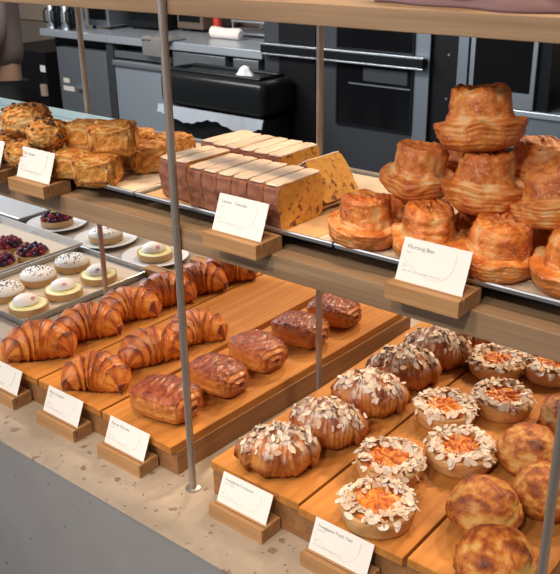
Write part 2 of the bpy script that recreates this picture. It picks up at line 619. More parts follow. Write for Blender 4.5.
# ------------------------------------------------------------------ croissants
def croissant_mesh(name, seed, length=0.15, rad=0.036, arc=1.0, nseg=4.2, material=None, stri=0.00055):
    off = Vector((seed * 3.1, seed * 1.7, 0))
    rc = length / (2 * arc)

    def F(u, v):
        s = u * 2 - 1
        th = 2 * pi * v
        a = s * arc
        t = abs(s)
        prof = max(0.0, 1 - t ** 2.1) ** 0.62 * 0.88 + 0.15 * (1 - t ** 8)
        tt = t + 0.030 * sin(th + s * 2) + 0.012 * sin(3 * th + seed)
        ph = (tt * nseg + 0.5) if tt > 0 else 0.5
        saw = ph - math.floor(ph)
        if tt * nseg < 0.5:
            saw = 0.25
        step = (1.0 - saw) ** 1.4
        edge = math.exp(-((saw) / 0.10) ** 2) + math.exp(-((1 - saw) / 0.05) ** 2)
        r = rad * prof * (0.82 + 0.25 * step - (0.12 * math.exp(-((1 - saw) / 0.07) ** 2)))
        n1 = fbm((off.x + s * 2, cos(th), sin(th)), 1.8, 4)
        r *= 1 + 0.055 * n1
        r += stri * sin(tt * 95 + 4 * n1) * prof
        cy, cz = cos(th) * r * 1.08, sin(th) * r * 0.98
        zb = rad * 0.72 * (prof ** 0.45) + 0.001
        z = zb * 1.0 + cz
        z = max(z, 0.0) if z > 0 else 0.0 + z * 0.0
        rr = rc + cy
        x = rr * sin(a)
        y = rr * cos(a) - rc
        x += 0.0
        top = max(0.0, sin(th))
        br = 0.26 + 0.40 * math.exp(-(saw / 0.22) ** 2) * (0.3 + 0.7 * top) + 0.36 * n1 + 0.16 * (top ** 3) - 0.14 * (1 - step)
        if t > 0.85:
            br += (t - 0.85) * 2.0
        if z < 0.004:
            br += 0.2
        return x, y, z, br
    return surf(name, F, 120, 56, material or M['croissant'])


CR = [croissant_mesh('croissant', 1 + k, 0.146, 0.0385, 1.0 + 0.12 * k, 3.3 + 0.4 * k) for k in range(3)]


def place(name, me, x, y, z, rz, label, cat, group=None, sc=1.0, tilt=(0, 0)):
    o = link(name, me, None, (x, y, z), (tilt[0], tilt[1], rz), sc)
    return tag(o, label, cat, group)


ZL = 0.0552
LR = [(-0.458, 0.066, 48, 0.97, 0, 'large golden croissant frontmost in the left row, just above the two leftmost cards'),
      (-0.452, 0.174, 58, 0.94, 1, 'large croissant second from the front in the left row, beside the small tart tray'),
      (-0.453, 0.278, 58, 0.92, 2, 'large croissant third from the front in the left row, at the foot of a post'),
      (-0.445, 0.370, 62, 0.95, 0, 'large croissant fourth from the front in the left row'),
      (-0.434, 0.457, 60, 0.92, 1, 'large croissant fifth from the front in the left row, partly under the shelf edge'),
      (-0.424, 0.544, 60, 0.92, 2, 'large croissant rearmost in the left row, half hidden by the shelf')]
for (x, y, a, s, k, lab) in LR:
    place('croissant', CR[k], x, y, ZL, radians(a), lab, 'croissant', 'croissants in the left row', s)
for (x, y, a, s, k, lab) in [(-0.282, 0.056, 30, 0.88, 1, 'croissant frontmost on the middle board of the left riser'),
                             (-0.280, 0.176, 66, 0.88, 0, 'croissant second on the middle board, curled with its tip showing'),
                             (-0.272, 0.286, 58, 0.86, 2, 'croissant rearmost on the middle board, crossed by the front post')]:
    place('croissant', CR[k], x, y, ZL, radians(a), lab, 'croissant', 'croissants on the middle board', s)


# ------------------------------------------------------------------ pain au chocolat
def sgn(x, p):
    return math.copysign(abs(x) ** p, x)


def pain_mesh(name, seed, lx=0.052, ly=0.041, lz=0.026):
    off = seed * 5.3

    def F(u, v):
        th = 2 * pi * v
        if u < 0.22:
            rho, s, cap = u / 0.22, -1.0, -1
        elif u > 0.78:
            rho, s, cap = (1 - u) / 0.22, 1.0, 1
        else:
            rho, s, cap = 1.0, (u - 0.5) / 0.28, 0
        rho = max(rho, 0.02)
        e = 0.62
        cy, cz = sgn(cos(th), e), sgn(sin(th), e)
        body = (1 - 0.16 * abs(s) ** 4)
        n1 = fbm((off + s * 2.2, cy * 1.6, cz * 1.6), 1.3, 4)
        n2 = fbm((off + s * 7, cy * 5, cz * 5), 1.2, 3)
        k = body * (1 + 0.06 * n1)
        x = lx * s * (0.93 + 0.05 * n1)
        sw = 0.0
        if cap:
            x += cap * 0.010 * (1 - rho ** 2)
            sw = sin(2 * pi * (rho * 2.2) - th)
            x += cap * 0.0022 * sw
        y = ly * cy * k * rho
        z = lz + lz * cz * k * rho
        if cz > 0 and not cap:
            z += 0.0030 * n2
            z += 0.004 * (1 - s * s)
        if not cap and cz < 0.75:
            y += 0.0012 * sin(z * 900) * (1 if cy > 0 else -1)
        if z < 0.002:
            z = 0.0
        top = max(0.0, cz)
        if cap:
            br = 0.30 + 0.20 * sw + (0.35 if (rho < 0.18) else 0) + 0.2 * n1
        else:
            br = 0.16 + 0.50 * min(1, top ** 1.5 * 1.1) + 0.38 * n2 * top + 0.18 * n1 + 0.08 * sin(z * 900) * (1 - top)
        return x, y, z, br
    return surf(name, F, 90, 56, M['pain'])


PN = [pain_mesh('pain_au_chocolat', k + 1) for k in range(3)]
for (x, y, a, s, k, lab) in [(-0.122, 0.064, 8, 0.98, 0, 'dark glazed chocolate pastry frontmost in its row, beside the front post'),
                             (-0.111, 0.174, 2, 0.92, 1, 'dark glazed chocolate pastry second from the front of its row'),
                             (-0.115, 0.284, -8, 0.92, 2, 'squarish dark glazed chocolate pastry in the middle of its row'),
                             (-0.108, 0.400, 2, 0.92, 0, 'dark glazed chocolate pastry fourth from the front, left of the rear post'),
                             (-0.107, 0.508, 4, 0.90, 1, 'dark glazed chocolate pastry rearmost in its row, right of the rear post')]:
    place('chocolate_pastry', PN[k], x, y, ZL, radians(a), lab, 'pastry', 'chocolate pastries on the left riser', s)


# ------------------------------------------------------------------ almond croissants
def almond_croissant(seed):
    me = croissant_mesh('almond_croissant', seed + 20, 0.132, 0.037, 1.2, 3.0, None, 0.0011)
    sp = []
    vs = me.vertices
    tries = 0
    while len(sp) < 115 and tries < 8000:
        tries += 1
        v = random.choice(vs)
        if v.co.z > 0.036 and v.normal.z > 0.30 and v.co.y > -0.045 and fbm(v.co, 40, 2) > -0.25:
            sp.append((v.co + v.normal * 0.0006, v.normal))
    fl = flakes_mesh('almond_flakes', sp, M['almond'], (0.0062, 0.0042))
    at = me.attributes.new('dust', 'FLOAT', 'POINT')
    at.data.foreach_set('value', [max(0.0, min(1.0, (v.co.z - 0.030) * 40)) * (1.0 if v.normal.z > 0.1 else 0.2) for v in vs])
    me.materials.clear()
    me.materials.append(M['dusted'])
    return me, fl


AL = [almond_croissant(k) for k in range(3)]
ZR = 0.0622
for (x, y, a, s, k, lab) in [(0.126, 0.050, 222, 0.98, 0, 'almond croissant frontmost in its row, behind the leftmost card of the right riser'),
                             (0.137, 0.152, 200, 0.98, 1, 'almond croissant second from the front of its row'),
                             (0.139, 0.264, 206, 1.0, 2, 'almond croissant third from the front of its row'),
                             (0.139, 0.370, 212, 1.0, 0, 'almond croissant fourth from the front of its row'),
                             (0.146, 0.468, 200, 0.98, 1, 'almond croissant fifth from the front, beside the far fruit tarts'),
                             (0.150, 0.556, 205, 0.90, 2, 'almond croissant rearmost in its row, tucked under the shelf edge')]:
    e = empty('almond_croissant', (x, y, ZR), radians(a), lab, 'almond croissant', 'almond croissants on the right riser', s)
    link('pastry_body', AL[k][0], e)
    f = link('almond_topping', AL[k][1], e)
    f['kind'] = 'stuff'


# ------------------------------------------------------------------ flaked almond fruit tarts
def tart_meshes(seed):
    rnd = random.Random(seed)
    prof = [(0.001, 0), (0.036, 0), (0.043, 0.001), (0.0455, 0.006), (0.0475, 0.014), (0.0490, 0.021), (0.0485, 0.026), (0.0455, 0.028), (0.041, 0.026), (0.036, 0.0245), (0.018, 0.024), (0.001, 0.024)]

    def Fs(u, v):
        th = 2 * pi * v
        f = u * (len(prof) - 1)
        i = min(int(f), len(prof) - 2)
        w = f - i
        r = prof[i][0] * (1 - w) + prof[i + 1][0] * w
        z = prof[i][1] * (1 - w) + prof[i + 1][1] * w
        n1 = fbm((seed + cos(th) * 1.5, sin(th) * 1.5, z * 60), 1.3, 4)
        r *= 1 + 0.022 * n1
        z *= 1 + (0.10 * n1 if z > 0.015 else 0)
        return r * cos(th), r * sin(th), z, 0.25 + 0.4 * n1 + (0.3 if z < 0.004 else 0)
    shell = surf('tart_shell', Fs, 45, 72, M['tart_shell'])

    def Ff(u, v):
        th = 2 * pi * v
        r = 0.0375 * u + 0.0004
        n1 = fbm((seed * 2 + cos(th) * r * 60, sin(th) * r * 60, 0), 1.2, 4)
        pet = sin(th * 5 + r * 70 + seed + 4 * n1) * 0.9 + 0.6 * fbm((seed + cos(th) * r * 90, sin(th) * r * 90, 3), 1, 2)
        z = 0.0265 + 0.003 * (1 - u) + 0.0030 * pet * (u * (1 - u) * 4) + 0.0022 * n1
        if u > 0.97:
            z = 0.022
        return r * cos(th), r * sin(th), z, 0.32 - 0.28 * pet + 0.4 * n1
    fill = surf('fruit_filling', Ff, 26, 72, M['apricot'])
    sp = []
    for k in range(165):
        t = rnd.uniform(0, 2 * pi)
        r = rnd.triangular(0.0215, 0.0525, 0.042)
        h = 0.0265 + 0.0060 * math.exp(-((r - 0.039) / 0.008) ** 2) + rnd.uniform(0, 0.0035) - max(0, r - 0.046) * 1.2
        tilt = (r - 0.037) * 70
        sp.append((Vector((r * cos(t), r * sin(t), h)), Vector((cos(t) * tilt, sin(t) * tilt, 1)).normalized()))
    fl = flakes_mesh('almond_flakes', sp, M['almond'], (0.0062, 0.0042))
    return shell, fill, fl


TT = [tart_meshes(k * 3 + 1) for k in range(3)]
for (x, y, a, s, k, lab) in [(0.300, 0.040, 0, 1.03, 0, 'round apricot tart with flaked almonds, frontmost on its board by the tart card'),
                             (0.259, 0.135, 50, 1.0, 1, 'round apricot tart with flaked almonds, overlapping behind the frontmost one'),
                             (0.323, 0.222, 110, 1.02, 2, 'round apricot tart with flaked almonds, left of and touching the domed pies'),
                             (0.250, 0.310, 170, 0.98, 0, 'round apricot tart with flaked almonds, in the middle beside the almond croissants'),
                             (0.308, 0.392, 210, 0.98, 1, 'round apricot tart with flaked almonds, upper right middle, near the rear pair'),
                             (0.243, 0.500, 280, 0.98, 2, 'round apricot tart with flaked almonds, left one of the rear pair under the shelf'),
                             (0.324, 0.545, 320, 1.0, 0, 'round apricot tart with flaked almonds, right one of the rear pair under the shelf')]:
    e = empty('almond_fruit_tart', (x, y, ZR - 0.0008), radians(a), lab, 'fruit tart', 'almond fruit tarts on the right riser', s)
    link('tart_shell', TT[k][0], e)
    link('fruit_filling', TT[k][1], e)
    f = link('almond_topping', TT[k][2], e)
    f['kind'] = 'stuff'


# ------------------------------------------------------------------ domed pies
def pie_mesh(seed):
    def F(u, v):
        th = 2 * pi * v
        ph = u * pi
        z0 = -cos(ph)
        r = sin(ph) ** 0.8
        n1 = fbm((seed * 4 + cos(th) * r, sin(th) * r, z0), 1.6, 4)
        n2 = fbm((seed * 7 + cos(th) * r * 3, sin(th) * r * 3, z0 * 3), 1.6, 4)
        k = 1 + 0.10 * n1 + 0.035 * n2 + 0.014 * fbm((seed + cos(th) * r * 9, sin(th) * r * 9, z0 * 9), 1.0, 3)
        z = 0.029 + z0 * 0.036 * k
        R_ = 0.0475 * r * k * (1.0 if z0 < 0.1 else (1 - 0.12 * (z0 - 0.1)))
        if z < 0.002:
            z = 0.0
        return R_ * cos(th), R_ * sin(th), z, 0.34 + 0.55 * n1 + 0.35 * n2 + (0.15 if z < 0.01 else 0)
    return surf('domed_pie', F, 60, 64, M['pie'])


PM = [pie_mesh(k + 1) for k in range(3)]
for (x, y, a, s, k, lab) in [(0.473, 0.030, 0, 1.02, 0, 'domed golden pie at the bottom edge, frontmost on its board'),
                             (0.416, 0.113, 60, 1.00, 1, 'domed golden pie touching the right side of a fruit tart, left one of the pies'),
                             (0.465, 0.196, 120, 0.94, 2, 'domed golden pie behind the right front post'),
                             (0.409, 0.270, 200, 0.98, 1, 'domed golden pie with a small hole in its crust, behind the front three'),
                             (0.406, 0.400, 260, 0.80, 0, 'domed golden pie rearmost, small at the right edge below the shelf'),
                             (0.492, 0.300, 20, 0.80, 2, 'domed golden pie at the right edge behind the post, mostly hidden')]:
    place('domed_pie', PM[k], x, y, ZR, radians(a), lab, 'pie', 'domed pies on the right riser', s)

# ------------------------------------------------------------------ upper trays
ZT = 0.436


def tray(name, x0, x1, y0, y1, z, wall, label, group, rim_mat=None, base=None, sub=None):
    e = empty(name, ((x0 + x1) / 2, (y0 + y1) / 2, z), 0, label, 'tray', group)
    w, d = (x1 - x0) / 2, (y1 - y0) / 2
    s = MB()
    t = 0.0012
    s.box((-w, -d, 0), (w, d, t))
    for a, b in (((-w, -d, 0), (w, -d + t, wall)), ((-w, d - t, 0), (w, d, wall)), ((-w, -d + t, 0), (-w + t, d - t, wall)), ((w - t, -d + t, 0), (w, d - t, wall))):
        s.box(a, b)
    s.build('tray_pan', base or M['tray'], e)
    r = MB().tube([(-w, -d, wall), (w, -d, wall), (w, d, wall), (-w, d, wall), (-w, -d, wall)], 0.0018, 8)
    r.build('rolled_rim', rim_mat or M['steel_light'], e, smooth=True)
    if sub:
        MB().box((-w + 0.004, -d + 0.004, t), (w - 0.004, d - 0.004, t + 0.0004)).build('paper_liner', sub, e)
    return e


UT = [(-1.02, -0.105, 'shallow steel tray under the scones on the middle shelf', 'paper_liner'),
      (-0.101, 0.238, 'shallow steel tray under the sliced fruit loaf', 'x'),
      (0.242, 0.74, 'shallow steel tray under the pile of sugared buns', 'x')]
for x0, x1, lab, _ in UT:
    rb = MB().box((x0 + 0.03, 0.055, 0.4162), (x1 - 0.03, 0.275, ZT - 0.0004)).build('tray_riser', M['shaded_wood'], bevel=0.001)  # support block; its near-black colour carries the shade of the gap
    tag(rb, lab.replace('shallow steel tray under', 'shade-darkened wooden block raising the tray of'), 'wooden riser', 'risers under the shelf trays')
    tray('baking_tray', x0, x1, 0.018, 0.300, ZT, 0.006, lab, 'trays on the middle shelf', sub=M['cream_line'])
ZU = ZT + 0.0018
pt = tray('daylit_tray_strip', -0.93, -0.455, 0.205, 0.292, ZT + 0.0018, 0.014, 'added pale blue pan, painted daylight on the tray back behind the scones at the upper left', None, M['pale_blue'], M['pale_blue'])  # added pan; daylight on the steel tray back is put into its colour
kp = MB().box((-0.180, -0.060, 0), (0.122, 0.075, 0.0006)).build('kraft_paper', M['kraft'], loc=(-0.0, 0.083, ZU), rot=(0, 0, 0))
kp.location = (0.085, 0.083, ZU)
tag(kp, 'sheet of brown kraft paper under the sliced loaf', 'paper')


# ------------------------------------------------------------------ loaf slices
def slice_mesh(seed, w=0.0240, d=0.088, h=0.0575):
    """slice: thin in x, front at y=0"""
    n = 22
    prof = []
    m_ = 9
    # outline in y,z (counter clockwise), sampled
    base = [(0.008, 0), (d - 0.008, 0), (d, 0.006), (d + 0.001, h * 0.6), (d - 0.002, h - 0.004), (d - 0.008, h), (0.004, h), (-0.001, h - 0.004), (-0.002, h * 0.6), (0.002, 0.006)]
    out = []
    for i in range(len(base)):
        a, b = base[i], base[(i + 1) % len(base)]
        L_ = math.hypot(b[0] - a[0], b[1] - a[1])
        k = max(1, int(L_ / 0.004))
        for j in range(k):
            out.append((a[0] + (b[0] - a[0]) * j / k, a[1] + (b[1] - a[1]) * j / k))
    no = len(out)
    nx = 7
    V, F_, BR, MI = [], [], [], []
    for i in range(nx):
        x = w * (i / (nx - 1) - 0.5)
        for (y, z) in out:
            nn = fbm((seed + x * 90, y * 90, z * 90), 1.0, 3)
            k = 0.0011 * nn
            V.append((x + 0.0006 * fbm((seed, y * 120, z * 120), 1, 2), y + k, max(0, z + (k if z > 0.003 else 0))))
            BR.append(0.45 + 0.5 * nn)
    for i in range(nx - 1):
        for j in range(no):
            a = i * no + j
            b = i * no + (j + 1) % no
            F_.append((a, b, b + no, a + no))
            MI.append(0)
    F_.append(tuple(reversed(range(no))))
    F_.append(tuple((nx - 1) * no + j for j in range(no)))
    MI += [1, 1]
    me = bpy.data.meshes.new('loaf_slice')
    me.from_pydata(V, [], F_)
    at = me.attributes.new('brown', 'FLOAT', 'POINT')
    at.data.foreach_set('value', [b if False else 0.5 * b for b in BR])
    me.materials.append(M['loaf_crust'])
    me.materials.append(M['loaf_crumb'])
    me.polygons.foreach_set('material_index', MI)
    bm = bmesh.new()
    bm.from_mesh(me)
    bmesh.ops.recalc_face_normals(bm, faces=bm.faces)
    bm.to_mesh(me)
    bm.free()
    # icing
    def Fi(u, v):
        th = 2 * pi * v
        a, b = sgn(cos(th), 0.25), sgn(sin(th), 0.25)
        nn = fbm((seed * 2 + a * 3, b * 3, u), 1.5, 3)
        k = (1 - abs(2 * u - 1) ** 8)
        k = k ** 0.3 if k > 0 else 0.02
        k = max(k, 0.02)
        return (a * (w * 0.49) * k * (1 + 0.03 * nn), d / 2 - 0.001 + b * (d / 2 - 0.001) * k * (1 + 0.02 * nn), h - 0.0006 + 0.0026 * u + 0.0005 * nn, 0.3 + 0.5 * nn)
    ic = surf('icing', Fi, 10, 48, M['icing'])
    return me, ic


SL = [slice_mesh(k * 2 + 1) for k in range(3)]
rows = []
xs = [-0.050, -0.021, 0.0175, 0.0435, 0.0695, 0.0955, 0.1215, 0.1475]
ords = ['leftmost of the eight', 'second from left of the eight', 'third from left of the eight', 'fourth from left of the eight', 'fourth from right of the eight', 'third from right of the eight', 'second from right of the eight', 'rightmost of the eight']
for i, x in enumerate(xs):
    ang = (-6, -3, 0, 1, 0, 1, 0, 0)[i]
    lab = 'iced fruit loaf slice, ' + ords[i] + ' in the front row'
    if i == 7:
        lab = 'end slice of the front loaf row, yellow cut face full of dark fruit'
    rows.append((x, 0.018 + (0.012 if i < 2 else 0), ang, i % 3, lab, 'fruit loaf slices in the front row'))
xb = [-0.070, -0.0435, -0.0175, 0.0085, 0.0345, 0.0605]
for i, x in enumerate(xb):
    lab = 'iced fruit loaf slice in the back row, ' + ('leftmost and leaning', 'second from left', 'third from left', 'third from right', 'second from right', 'rightmost with cut face showing')[i]
    rows.append((x, 0.128 + (0.006 if i == 0 else 0), -4 if i == 0 else 0, (i + 1) % 3, lab, 'fruit loaf slices in the back row'))
for (x, y, a, k, lab, grp) in rows:
    e = empty('loaf_slice', (x, y, ZU + 0.0008), radians(a), lab, 'cake slice', grp)
    link('slice_body', SL[k][0], e)
    link('icing', SL[k][1], e)
e = empty('loaf_slice', (0.152, 0.108, ZU + 0.0085), 0, 'single loaf slice leaning behind the front row, yellow face towards the buns', 'cake slice')
e.rotation_euler = (0, radians(-33), radians(-4))
e.scale = (0.85, 0.85, 1.05)
link('slice_body', SL[1][0], e)
link('icing', SL[1][1], e)


# ------------------------------------------------------------------ sugared buns
def bun_mesh(seed, lean=0.0):
    prof = [(0.001, 0.0), (0.027, 0.0), (0.036, 0.003), (0.042, 0.009), (0.0455, 0.016), (0.0475, 0.023), (0.0480, 0.0270), (0.0462, 0.0295), (0.0400, 0.0300), (0.0360, 0.0312),
            (0.0345, 0.0360), (0.0333, 0.045), (0.0313, 0.056), (0.0292, 0.0625), (0.0250, 0.0655), (0.0150, 0.0645), (0.001, 0.0635)]

    def F(u, v):
        th = 2 * pi * v
        f = u * (len(prof) - 1)
        i = min(int(f), len(prof) - 2)
        w = f - i
        w2 = w * w * (3 - 2 * w) * 0.3 + w * 0.7
        r = prof[i][0] * (1 - w2) + prof[i + 1][0] * w2
        z = prof[i][1] * (1 - w2) + prof[i + 1][1] * w2
        cx, cy = cos(th), sin(th)
        n1 = fbm((seed * 4 + cx * 1.2, cy * 1.2, z * 30), 1.1, 4)
        n2 = fbm((seed * 6 + cx * 3.5, cy * 3.5, z * 90), 1.1, 4)
        rim = math.exp(-((z - 0.024) / 0.012) ** 2)
        up = 1 if z > 0.037 else 0
        r *= 1 + 0.10 * n1 + 0.035 * n2
        # laminated layers: spiral lines round the cap, slanted lines round the brim
        lay = sin(z * 1300 + th * 2 + 3 * n1)
        if not up and z > 0.002:
            r += 0.00035 * lay * (1 if u < 0.45 else 0.3)
            z += 0.006 * fbm((seed, cx * 1.3, cy * 1.3), 1.0, 2) * rim
        # brim opens on one side
        open_ = math.exp(-(((th - 1.0 + pi) % (2 * pi) - pi) / 0.30) ** 2)
        r += -0.0045 * open_ * rim
        # a wound seam over the cap
        if up:
            seam = (th / (2 * pi)) * 0.020
            r += 0.0007 * math.tanh((z - 0.046 - seam) * 500)
        if u > 0.8:
            rho = r / 0.03
            sp = sin(2 * pi * rho * 2.2 - th)
            z += 0.0014 * sp + 0.0025 * n1
        z += (0.0022 * n1 if z > 0.02 else 0) + lean * cx * z
        br = 0.36 + 0.42 * n1 + 0.28 * n2 + (-0.03 if up else 0.0) + 0.08 * lay * (1 - up)
        if 0.030 < z < 0.038:
            br -= 0.22
        if z < 0.006:
            br += 0.18
        if u < 0.35:
            br -= 0.05
        return r * cx, r * cy, max(0.0, z), br
    return surf('sugared_bun', F, 110, 80, M['bun'])


BN = [bun_mesh(k + 1, (0.0, 0.04, -0.05)[k]) for k in range(3)]
z1 = ZU + 0.0005
z2 = ZU + 0.0575
z3 = ZU + 0.120
buns = [(0.260, 0.050, z1, 40, 0, 0.90, 'sugared bun at the left end of the bottom layer, beside the loaf', (0, 0)),
        (0.340, 0.058, z1, 160, 1, 0.90, 'sugared bun in the bottom layer directly behind the bun card', (0, 0)),
        (0.425, 0.054, z1, 250, 2, 0.95, 'sugared bun in the bottom layer, right of the bun card', (0, 0)),
        (0.509, 0.062, z1, 90, 0, 0.95, 'sugared bun in the bottom layer cut by the right edge', (0, 0)),
        (0.281, 0.138, z1, 20, 1, 0.90, 'dark sugared bun behind the bottom layer, glimpsed left of the card', (0, 0)),
        (0.371, 0.143, z1, 200, 2, 0.92, 'sugared bun hidden in the middle of the pile', (0, 0)),
        (0.461, 0.146, z1, 120, 1, 0.92, 'sugared bun low at the back of the pile on the right', (0, 0)),
        (0.305, 0.092, z2, 300, 1, 0.92, 'sugared bun left in the second layer of the pile', (0.05, 0.0)),
        (0.391, 0.090, z2, 75, 0, 0.95, 'sugared bun central in the second layer, under the top bun', (0.04, 0.03)),
        (0.475, 0.088, z2, 185, 2, 0.95, 'sugared bun in the second layer at the right edge', (0.0, 0.04)),
        (0.329, 0.180, z2, 10, 2, 0.90, 'sugared bun in the shade behind the second layer', (0, 0)),
        (0.412, 0.178, z2, 140, 1, 0.93, 'upright sugared bun with rolled swirl top at the back right', (0, 0)),
        (0.377, 0.102, z3, 215, 0, 1.0, 'topmost sugared bun crowning the pile', (0.03, 0.02))]
for (x, y, z, a, k, s, lab, t) in buns:
    place('sugared_bun', BN[k], x, y, z, radians(a), lab, 'bun', 'sugared buns piled on the middle shelf', s, (t[0] + 0.10 * sin(a), t[1] + 0.10 * cos(a * 1.7)))


# ------------------------------------------------------------------ scones
def scone_mesh(seed, lx, ly, lz, e=0.36, rounded=0.0):
    def F(u, v):
        th = 2 * pi * v
        ph = (u - 0.5) * pi
        ee = e + rounded
        cx = sgn(cos(ph), ee) * sgn(cos(th), ee)
        cy = sgn(cos(ph), ee) * sgn(sin(th), ee)
        cz = sgn(sin(ph), ee)
        n1 = fbm((seed * 3 + cx * 1.4, cy * 1.4, cz * 1.4), 1.4, 4)
        n2 = fbm((seed * 5 + cx * 4, cy * 4, cz * 3), 1.8, 4)
        k = 1 + 0.08 * n1 + 0.06 * n2 + 0.055 * fbm((seed + cx * 11, cy * 11, cz * 8), 1.0, 3)
        z = lz + lz * cz * k
        if z < 0.002:
            z = 0
        br = 0.34 + 0.55 * n2 + 0.30 * n1 + 0.5 * fbm((seed + cx * 11, cy * 11, cz * 8), 1.0, 3)
        if cx < -0.93:
            br -= 0.42
        return lx * cx * k, ly * cy * k, z, br
    return surf('scone', F, 56, 64, M['scone'])


def chips(me, n, seed, r=0.0035):
    rnd = random.Random(seed)
    s = MB()
    vs = [v for v in me.vertices if v.co.z > 0.008]
    for k in range(n):
        v = rnd.choice(vs)
        c = v.co
        rr = r * rnd.uniform(.7, 1.2)
        s.lathe([(0.0004, -rr * .5), (rr * .8, -rr * .3), (rr, 0), (rr * .6, rr * .45), (0.0004, rr * .6)], 8, c=tuple(c))
    return s.mesh('chocolate_chips', M['choc'], smooth=True)


SCM = {'block': scone_mesh(1, 0.031, 0.026, 0.0215), 'block2': scone_mesh(2, 0.030, 0.026, 0.020), 'round': scone_mesh(3, 0.040, 0.036, 0.023, 0.42, 0.40), 'ball': scone_mesh(4, 0.031, 0.028, 0.0225, 0.42, 0.45)}
CH = {'round': chips(SCM['round'], 34, 1), 'ball': chips(SCM['ball'], 42, 2)}
zs2 = ZU + 0.034
sc = [('block', -0.190, 0.012, ZU, 30, 'oaty block scone lying at the front right of the scone pile', 1.0),
      ('block2', -0.255, 0.016, ZU, 25, 'oaty block scone beside the scone card, low at the front', 0.95),
      ('block2', -0.186, 0.108, ZU, 60, 'oaty block scone at the right end of the pile, on the tray', 1.05),
      ('block', -0.225, 0.095, ZU, 20, 'block scone buried in the middle of the pile', 1.0),
      ('block', -0.196, 0.052, zs2 + 0.003, 38, 'square oaty scone stacked on top at the right', 1.08),
      ('block2', -0.268, 0.060, zs2, 20, 'oaty block scone stacked behind the chocolate chip ball', 1.0),
      ('block2', -0.262, 0.150, ZU, 40, 'oaty block scone at the back, beside the post', 1.1),
      ('block', -0.205, 0.180, ZU, 10, 'oaty block scone at the back right of the pile', 0.95),
      ('round', -0.350, 0.010, ZU, 10, 'chocolate chip scone low at the front, left of the scone card', 0.95),
      ('round', -0.425, 0.028, ZU, 60, 'chocolate chip scone low at the far left edge', 0.95),
      ('round', -0.330, 0.105, ZU, 100, 'chocolate chip scone hidden under the top ones', 0.95),
      ('round', -0.405, 0.115, ZU, 0, 'chocolate chip scone at the far left behind the others', 0.95),
      ('round', -0.400, 0.045, zs2 + 0.002, 140, 'large chocolate chip scone stacked on top at the left', 1.12),
      ('ball', -0.306, 0.014, zs2 + 0.002, 30, 'round scone densely dotted with chocolate chips, stacked in front', 1.0)]
for (kk, x, y, z, a, lab, s) in sc:
    e = empty('scone', (x, y + 0.015, z), radians(a), lab, 'scone', 'scones piled on the middle shelf', s)
    link('scone_body', SCM[kk], e)
    if kk in CH:
        c = link('chocolate_chips', CH[kk], e)
        c['kind'] = 'stuff'


# ------------------------------------------------------------------ card holders and cards
def text_obj(name, body, size, parent, loc, material, rot=(0, 0, 0)):
    c = bpy.data.curves.new(name, 'FONT')
    c.body = body
    c.size = size
    c.extrude = 0.00004
    c.resolution_u = 2
    t_ = bpy.data.objects.new(name, c)
    COL.objects.link(t_)
    me = bpy.data.meshes.new_from_object(t_.evaluated_get(bpy.context.evaluated_depsgraph_get()))
    bpy.data.objects.remove(t_)
    bpy.data.curves.remove(c)
    me.name = name
    me.materials.clear()
    me.materials.append(material)
    o = link(name, me, parent, loc, rot)
    return o


def holder_mesh(w, d, h):
    s = MB()
    # block with a slot: front lip, base, rear
    sy = -d / 2 + d * 0.20
    pr = [(-d / 2, 0), (d / 2, 0), (d / 2, h), (sy + 0.0022, h), (sy + 0.0004, h * 0.35), (sy - 0.0014, h * 0.35), (sy - 0.0006, h), (-d / 2, h)]
    n = len(pr)
    for x in (-w / 2, w / 2):
        s.v += [(x, y, z) for y, z in pr]
    s.f.append(tuple(range(n)))
    s.f.append(tuple(n + i for i in reversed(range(n))))
    for i in range(n):
        s.f.append((i, (i + 1) % n, n + (i + 1) % n, n + i))
    s.mi = [0] * len(s.f)
    return s.mesh('card_holder', M['block'], bevel=0.0004, seg=1), sy


def card(x, y, z, w, d, h, cw, chh, tilt, title, sub, price, hl, cl, cgroup, rz=0.0):
    hm, sy = holder_mesh(w, d, h)
    o = link('card_holder', hm, None, (x, y, z), (0, 0, rz))
    tag(o, hl, 'card holder', 'wooden card holders ' + cgroup)
    Rz = Matrix.Rotation(rz, 3, 'Z')
    base = Vector((x, y, z)) + Rz @ Vector((0, sy - 0.0004, h * 0.40))
    t = radians(tilt)
    e = MB().box((-cw / 2, -0.0003, 0), (cw / 2, 0.0003, chh + h * 0.6)).build('price_card', M['card'], loc=base, rot=(-(pi / 2 - t), 0, rz))
    tag(e, cl, 'price card', 'white price cards ' + cgroup)
    H = chh + h * 0.6
    fr = (pi / 2, 0, 0)
    yf = -0.0005
    text_obj('title_text', title, 0.0062, e, (-cw / 2 + 0.006, yf, H - 0.011), M['ink'], fr)
    text_obj('subtitle_text', sub, 0.0038, e, (-cw / 2 + 0.006, yf, H - 0.016), M['ink_light'], fr)
    text_obj('price_text', price, 0.0042, e, (-cw / 2 + 0.005, yf, H - 0.031), M['ink_light'], fr)
    text_obj('allergen_text', 'wheat  milk  egg  may contain traces of nuts', 0.0026, e, (-cw / 2 + 0.005, yf, H - 0.0355), M['ink_light'], fr)
    pts = []
    bz = [(-0.48 * cw, H - 0.019), (-0.15 * cw, H - 0.044), (0.36 * cw, H - 0.050), (0.30 * cw, H - 0.006)]
    for k in range(25):
        a = k / 24
        c0, c1, c2, c3 = (1 - a) ** 3, 3 * a * (1 - a) ** 2, 3 * a * a * (1 - a), a ** 3
        pts.append((c0 * bz[0][0] + c1 * bz[1][0] + c2 * bz[2][0] + c3 * bz[3][0], yf, c0 * bz[0][1] + c1 * bz[1][1] + c2 * bz[2][1] + c3 * bz[3][1]))
    MB().tube(pts, 0.00022, 5).build('printed_line', M['ink_tan'], e)
    return e


